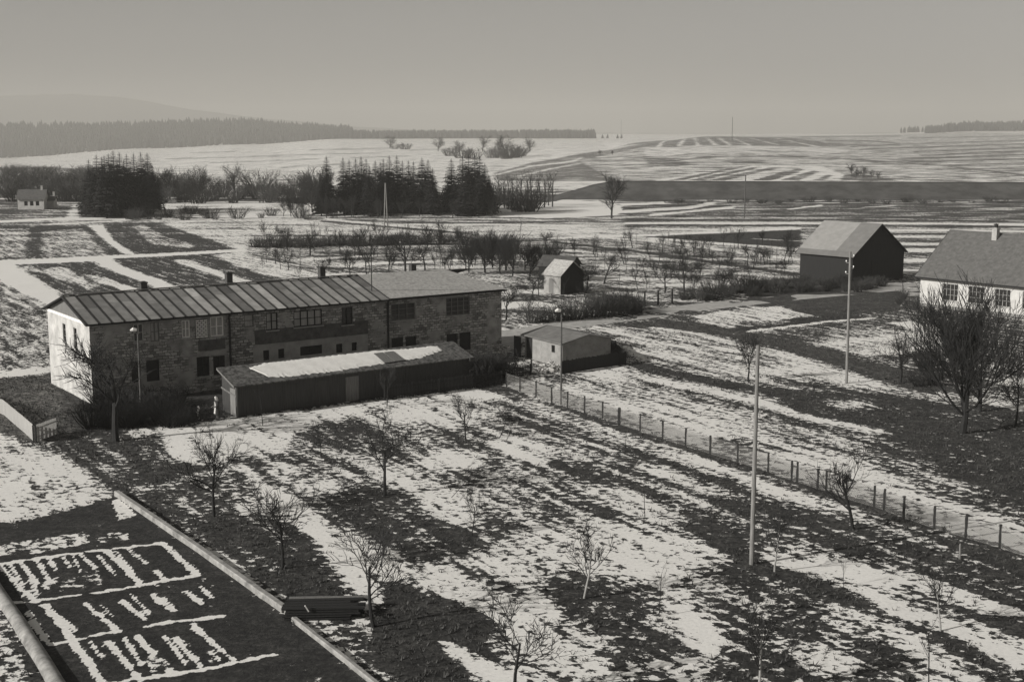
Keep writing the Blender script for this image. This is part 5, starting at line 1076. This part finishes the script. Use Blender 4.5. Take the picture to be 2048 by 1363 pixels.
# gate by the road
gp = [P(1289, 611), P(1316, 609), P(1344, 606)]; e = empty('field_gate', gp[0]); tag(e, 'wire field gate between three dark posts on the far side of the road', 'gate')
for p in gp: q = MB(); c = p - gp[0]; q.tube([(c.x, c.y, 0), (c.x, c.y, 1.75)], [.13, .11], 7); q.build('post', M_post, e)
q = MB()
for a, b in ((gp[0] - gp[0], gp[1] - gp[0]), (gp[1] - gp[0], gp[2] - gp[0])):
    for z in (.25, .75, 1.3): q.bar(a + Vector((0, 0, z)), b + Vector((0, 0, z)), .04, .05)
    q.bar(a + Vector((0, 0, .25)), b + Vector((0, 0, 1.3)), .035, .05); q.bar(a + Vector((0, .05, 1.3)), b + Vector((0, .05, .25)), .035, .05)
q.build('gate_frame', M_wire, e)
# kerbs round the vegetable beds
def kerb(name, label, px, wd, h, m, round_=False, seed=2):
    p = [P(u, v) for u, v in px]; o = p[0]; rr = random.Random(seed); q = MB(); pts = []
    for a, b in zip(p[:-1], p[1:]):
        n = max(2, int((b - a).length / 1.1))
        for k in range(n): pts.append(a.lerp(b, k / n) - o)
    pts.append(p[-1] - o); sec = [(-.5, 0), (-.5, .8), (-.38, 1), (.38, 1), (.5, .8), (.5, 0)] if not round_ else [(-.5, -.1), (-.47, .35), (-.36, .7), (-.18, .93), (0, 1), (.18, .93), (.36, .7), (.47, .35), (.5, -.1)]
    vs = []
    for i, c in enumerate(pts):
        d = (pts[min(i + 1, len(pts) - 1)] - pts[max(i - 1, 0)]).normalized(); n_ = Vector((d.y, -d.x, 0)); jz = rr.uniform(-.015, .015); jx = rr.uniform(-.012, .012)
        for sx_, sz_ in sec: vs.append(c + n_ * (sx_ * wd + jx) + Vector((0, 0, sz_ * h + (jz if sz_ > 0 else 0))))
    m_ = len(sec); q.add(vs, [(i * m_ + j, i * m_ + j + 1, (i + 1) * m_ + j + 1, (i + 1) * m_ + j) for i in range(len(pts) - 1) for j in range(m_ - 1)] + [tuple(range(m_ - 1, -1, -1)), tuple((len(pts) - 1) * m_ + j for j in range(m_))])
    ob = q.build(name, m, smooth=round_); ob.location = o; tag(ob, label, 'kerb'); return ob
kerb('garden_kerb', 'long straight pale kerb between the vegetable beds and the fruit trees', [(234, 990), (300, 1035), (400, 1103), (570, 1224)], .30, .28, M_concrete)
kerb('garden_kerb', 'thinner continuation of the kerb running down to the bottom edge past the stack of boards', [(573, 1229), (640, 1282), (760, 1378), (850, 1450)], .2, .2, M_concrete, seed=5)
kerb('rounded_wall', 'thick rounded pale wall in the bottom left corner beside the vegetable beds', [(-70, 1080), (0, 1192), (40, 1250), (110, 1362), (170, 1460)], .62, .32, M_concrete, True)
# stack of boards
bp_ = P(568, 1240); bq = P(735, 1236); F_ = Frame(bp_, math.atan2(bq.y - bp_.y, bq.x - bp_.x)); e = F_.root('board_stack', 'low dark stack of old boards beside the end of the long kerb', 'boards'); rr = random.Random(9); LBS = (bq - bp_).length
for lay in range(5):
    for k in range(5):
        x0 = rr.uniform(-.15, .2); q = MB(); y = k * .3 + rr.uniform(-.02, .02); ln = LBS * rr.uniform(.75, 1.0); z = .08 + lay * .11
        q.bar((x0, y, z + rr.uniform(-.008, .008)), (x0 + ln, y + rr.uniform(-.06, .06), z + rr.uniform(-.01, .02)), .24, .07)
        q.build('board', M_greywood if (lay, k) == (4, 4) else M_tar, e)
q = MB(); q.bar((.9, -.25, .72), (1.05, -.22, .45), .06, .05); q.build('offcut', M_lampw, e)
# pruned branches lying in the garden
for (u0, v0, u1, v1, lb) in ((905, 1000, 975, 925, 'pruned branch lying across the snow in the garden middle'), (1000, 880, 1035, 812, 'pruned dark branch lying near the wire fence end')):
    m0, m1 = tree_mesh(int(u0), YOUNG, 2.4, .035); m1.add(m0.v, m0.f); a, b = P(u0, v0), P(u1, v1); o = m1.build('fallen_branch', M_twig); L_ = max(v[2] for v in m1.v); o.location = a + Vector((0, 0, .22)); dv = (b - a); s_ = dv.length / L_
    o.rotation_euler = dv.to_track_quat('Z', 'X').to_euler(); o.scale = (s_ * .35, s_ * .12, s_); o.rotation_euler = (dv.normalized().to_track_quat('Z', 'Y')).to_euler(); tag(o, lb, 'branch')
# firewood heap at the garage corner, snow on it
e = empty('firewood_heap', P(1100, 741)); tag(e, 'pale untidy heap of split wood with snow at the near corner of the garage', 'firewood'); rr = random.Random(4)
q = MB()
for k in range(60):
    c = Vector((rr.gauss(0, .55), rr.gauss(.3, .35), 0)); c.z = max(.06, .95 - c.length * .8) * rr.random() + .05; d = Vector((rr.uniform(-1, 1), rr.uniform(-1, 1), rr.uniform(-.2, .9))).normalized() * rr.uniform(.15, .4); q.bar(c - d, c + d, .07, .07)
q.build('split_wood', M_trim, e)
q = MB(); q.tube([(-1.0, -.2, .0), (-.6, -.1, .06), (0, 0, .1), (.5, -.1, 0)], [.1, .25, .3, .1], 8); q.build('snow_cap', M_snow, e)
for u, vb, vt, lb in ((1919, 1117, 1086, 'short pale stake in the snow below the wire fence at the right'), (1133, 745, 712, 'short dark post at the corner of the boarded yard')):
    p, h = hpx(u, vb, vt); q = MB(); q.tube([(0, 0, -.1), (0, 0, h * .96), (0, 0, h)], [.05, .045, .02], 6); o = q.build('stake', M_pole if u > 1500 else M_post); o.location = p; tag(o, lb, 'stake')
# ---------------------------------------------------------------- two people by the shed
M_coat = mat('dark coat', 0.03, 0.06, 8); M_scarf = mat('white headscarf', 0.6, 0.75, 8); M_skin = mat('skin', 0.3, 0.36, 8); M_apron = mat('white apron', 0.5, 0.65, 6)
def person(u, v, h, label, ang, white_front):
    p = P(u, v); e = empty('person', p, ang, h / 1.68); tag(e, label, 'person')
    V = []; E_ = []; Rd = []
    def add(co, r, par=None):
        V.append(co); Rd.append(r); k = len(V) - 1
        if par is not None: E_.append((par, k))
        return k
    pel = add((0, 0, .92), .135); w_ = add((0, .0, 1.08), .12, pel); ch_ = add((0, -.03, 1.28), .135, w_); nk = add((0, -.05, 1.43), .06, ch_); hd_ = add((0, -.08, 1.52), .085, nk); add((0, -.09, 1.62), .07, hd_); add((0, -.175, 1.53), .018, hd_)
    for s_ in (-1, 1):
        hp = add((s_ * .09, 0, .86), .1, pel); kn = add((s_ * .1, -.03, .47), .062, hp); an = add((s_ * .1, .0, .08), .04, kn); add((s_ * .11, -.15, .035), .035, an)
        sh_ = add((s_ * .18, -.03, 1.36), .062, ch_); el = add((s_ * .24, -.05, 1.08), .045, sh_); wr_ = add((s_ * .2, -.22, .95), .028, el); pm = add((s_ * .19, -.29, .93), .032, wr_)
        for j in range(4):
            f1 = add((s_ * (.215 - .02 * j), -.345, .925), .010, pm); f2 = add((s_ * (.213 - .02 * j), -.375 + .006 * abs(j - 1), .905), .009, f1); add((s_ * (.211 - .02 * j), -.378, .885), .008, f2)
        t1 = add((s_ * .15, -.29, .935), .012, pm); add((s_ * .14, -.33, .93), .010, t1)
    me = bpy.data.meshes.new('body'); me.from_pydata(V, E_, []); b = bpy.data.objects.new('body', me); COL.objects.link(b); b.parent = e; me.materials.append(M_skin)
    sk = b.modifiers.new('skin', 'SKIN'); ss = b.modifiers.new('sub', 'SUBSURF'); ss.levels = 1; ss.render_levels = 1
    for i, sv in enumerate(me.skin_vertices[0].data if len(me.skin_vertices) else []): sv.radius = (Rd[i], Rd[i]); sv.use_root = (i == 0)
    if len(me.skin_vertices) == 0:
        bm = bmesh.new(); bm.from_mesh(me); ly = bm.verts.layers.skin.verify()
        for i, vv in enumerate(bm.verts): vv[ly].radius = (Rd[i], Rd[i]); vv[ly].use_root = (i == 0)
        bm.to_mesh(me); bm.free()
    q = MB(); n = 14; rings = [(.3, .27, .24, 0), (.6, .24, .2, 0), (.92, .19, .16, 0), (1.1, .165, .14, -.01), (1.3, .2, .165, -.03), (1.4, .15, .13, -.05), (1.45, .08, .08, -.05)]
    vs = [(rx * math.cos(2 * math.pi * k / n), dy + ry * math.sin(2 * math.pi * k / n), z) for z, rx, ry, dy in rings for k in range(n)]
    q.add(vs, [(i * n + k, i * n + (k + 1) % n, (i + 1) * n + (k + 1) % n, (i + 1) * n + k) for i in range(len(rings) - 1) for k in range(n)]); q.build('coat', M_coat, e, True)
    for s_ in (-1, 1): q = MB(); q.tube([(s_ * .17, -.03, 1.38), (s_ * .25, -.05, 1.08), (s_ * .205, -.2, .96)], [.085, .07, .05], 8); q.build('sleeve', M_coat, e, True)
    q = MB(); rings = [(1.33, .13, .10, .02), (1.42, .125, .12, -.02), (1.52, .118, .125, -.05), (1.6, .105, .12, -.06), (1.68, .06, .07, -.07), (1.7, .01, .01, -.07)]
    vs = [(rx * math.cos(2 * math.pi * k / n), dy + ry * math.sin(2 * math.pi * k / n), z) for z, rx, ry, dy in rings for k in range(n)]
    q.add(vs, [(i * n + k, i * n + (k + 1) % n, (i + 1) * n + (k + 1) % n, (i + 1) * n + k) for i in range(len(rings) - 1) for k in range(n) if not (i in (1, 2) and 9 <= k <= 11)]); q.build('headscarf', M_scarf, e, True)
    if white_front:
        q = MB(); rings = [(.45, .27, .245, 0), (.7, .235, .2, 0), (.93, .2, .172, 0), (1.12, .172, .15, -.01), (1.3, .205, .178, -.03)]; ks = range(8, 12)
        vs = [((rx) * math.cos(2 * math.pi * (k / n)), dy + (ry + .006) * math.sin(2 * math.pi * k / n), z) for z, rx, ry, dy in rings for k in range(8, 13)]
        q.add(vs, [(i * 5 + k, i * 5 + k + 1, (i + 1) * 5 + k + 1, (i + 1) * 5 + k) for i in range(4) for k in range(4)]); q.build('apron', M_apron, e, True)
person(435, 838, 1.66, "taller person in white headscarf and dark coat at the left end of the shed", -1.0, True)
person(399, 838, .95, 'small person in white standing left of the taller one by the shed', -1.2, True)
# ---------------------------------------------------------------- haze
mb = MB(); mb.box(-9000, 9000, -300, 12500, -62, 268)
m, t, n, l = newmat('winter haze'); n.remove(n['Principled BSDF']); pv = n.new('ShaderNodeVolumePrincipled'); pv.inputs['Color'].default_value = (0.66, 0.645, 0.61, 1); pv.inputs['Density'].default_value = HAZE if 'HAZE' in globals() else 0.00022; pv.inputs['Anisotropy'].default_value = 0.0
l.new(pv.outputs[0], n['Material Output'].inputs['Volume']); hz = mb.build('haze', m); hz['kind'] = 'stuff'; tag(hz, 'thin pale winter haze fading the far hills', 'haze')
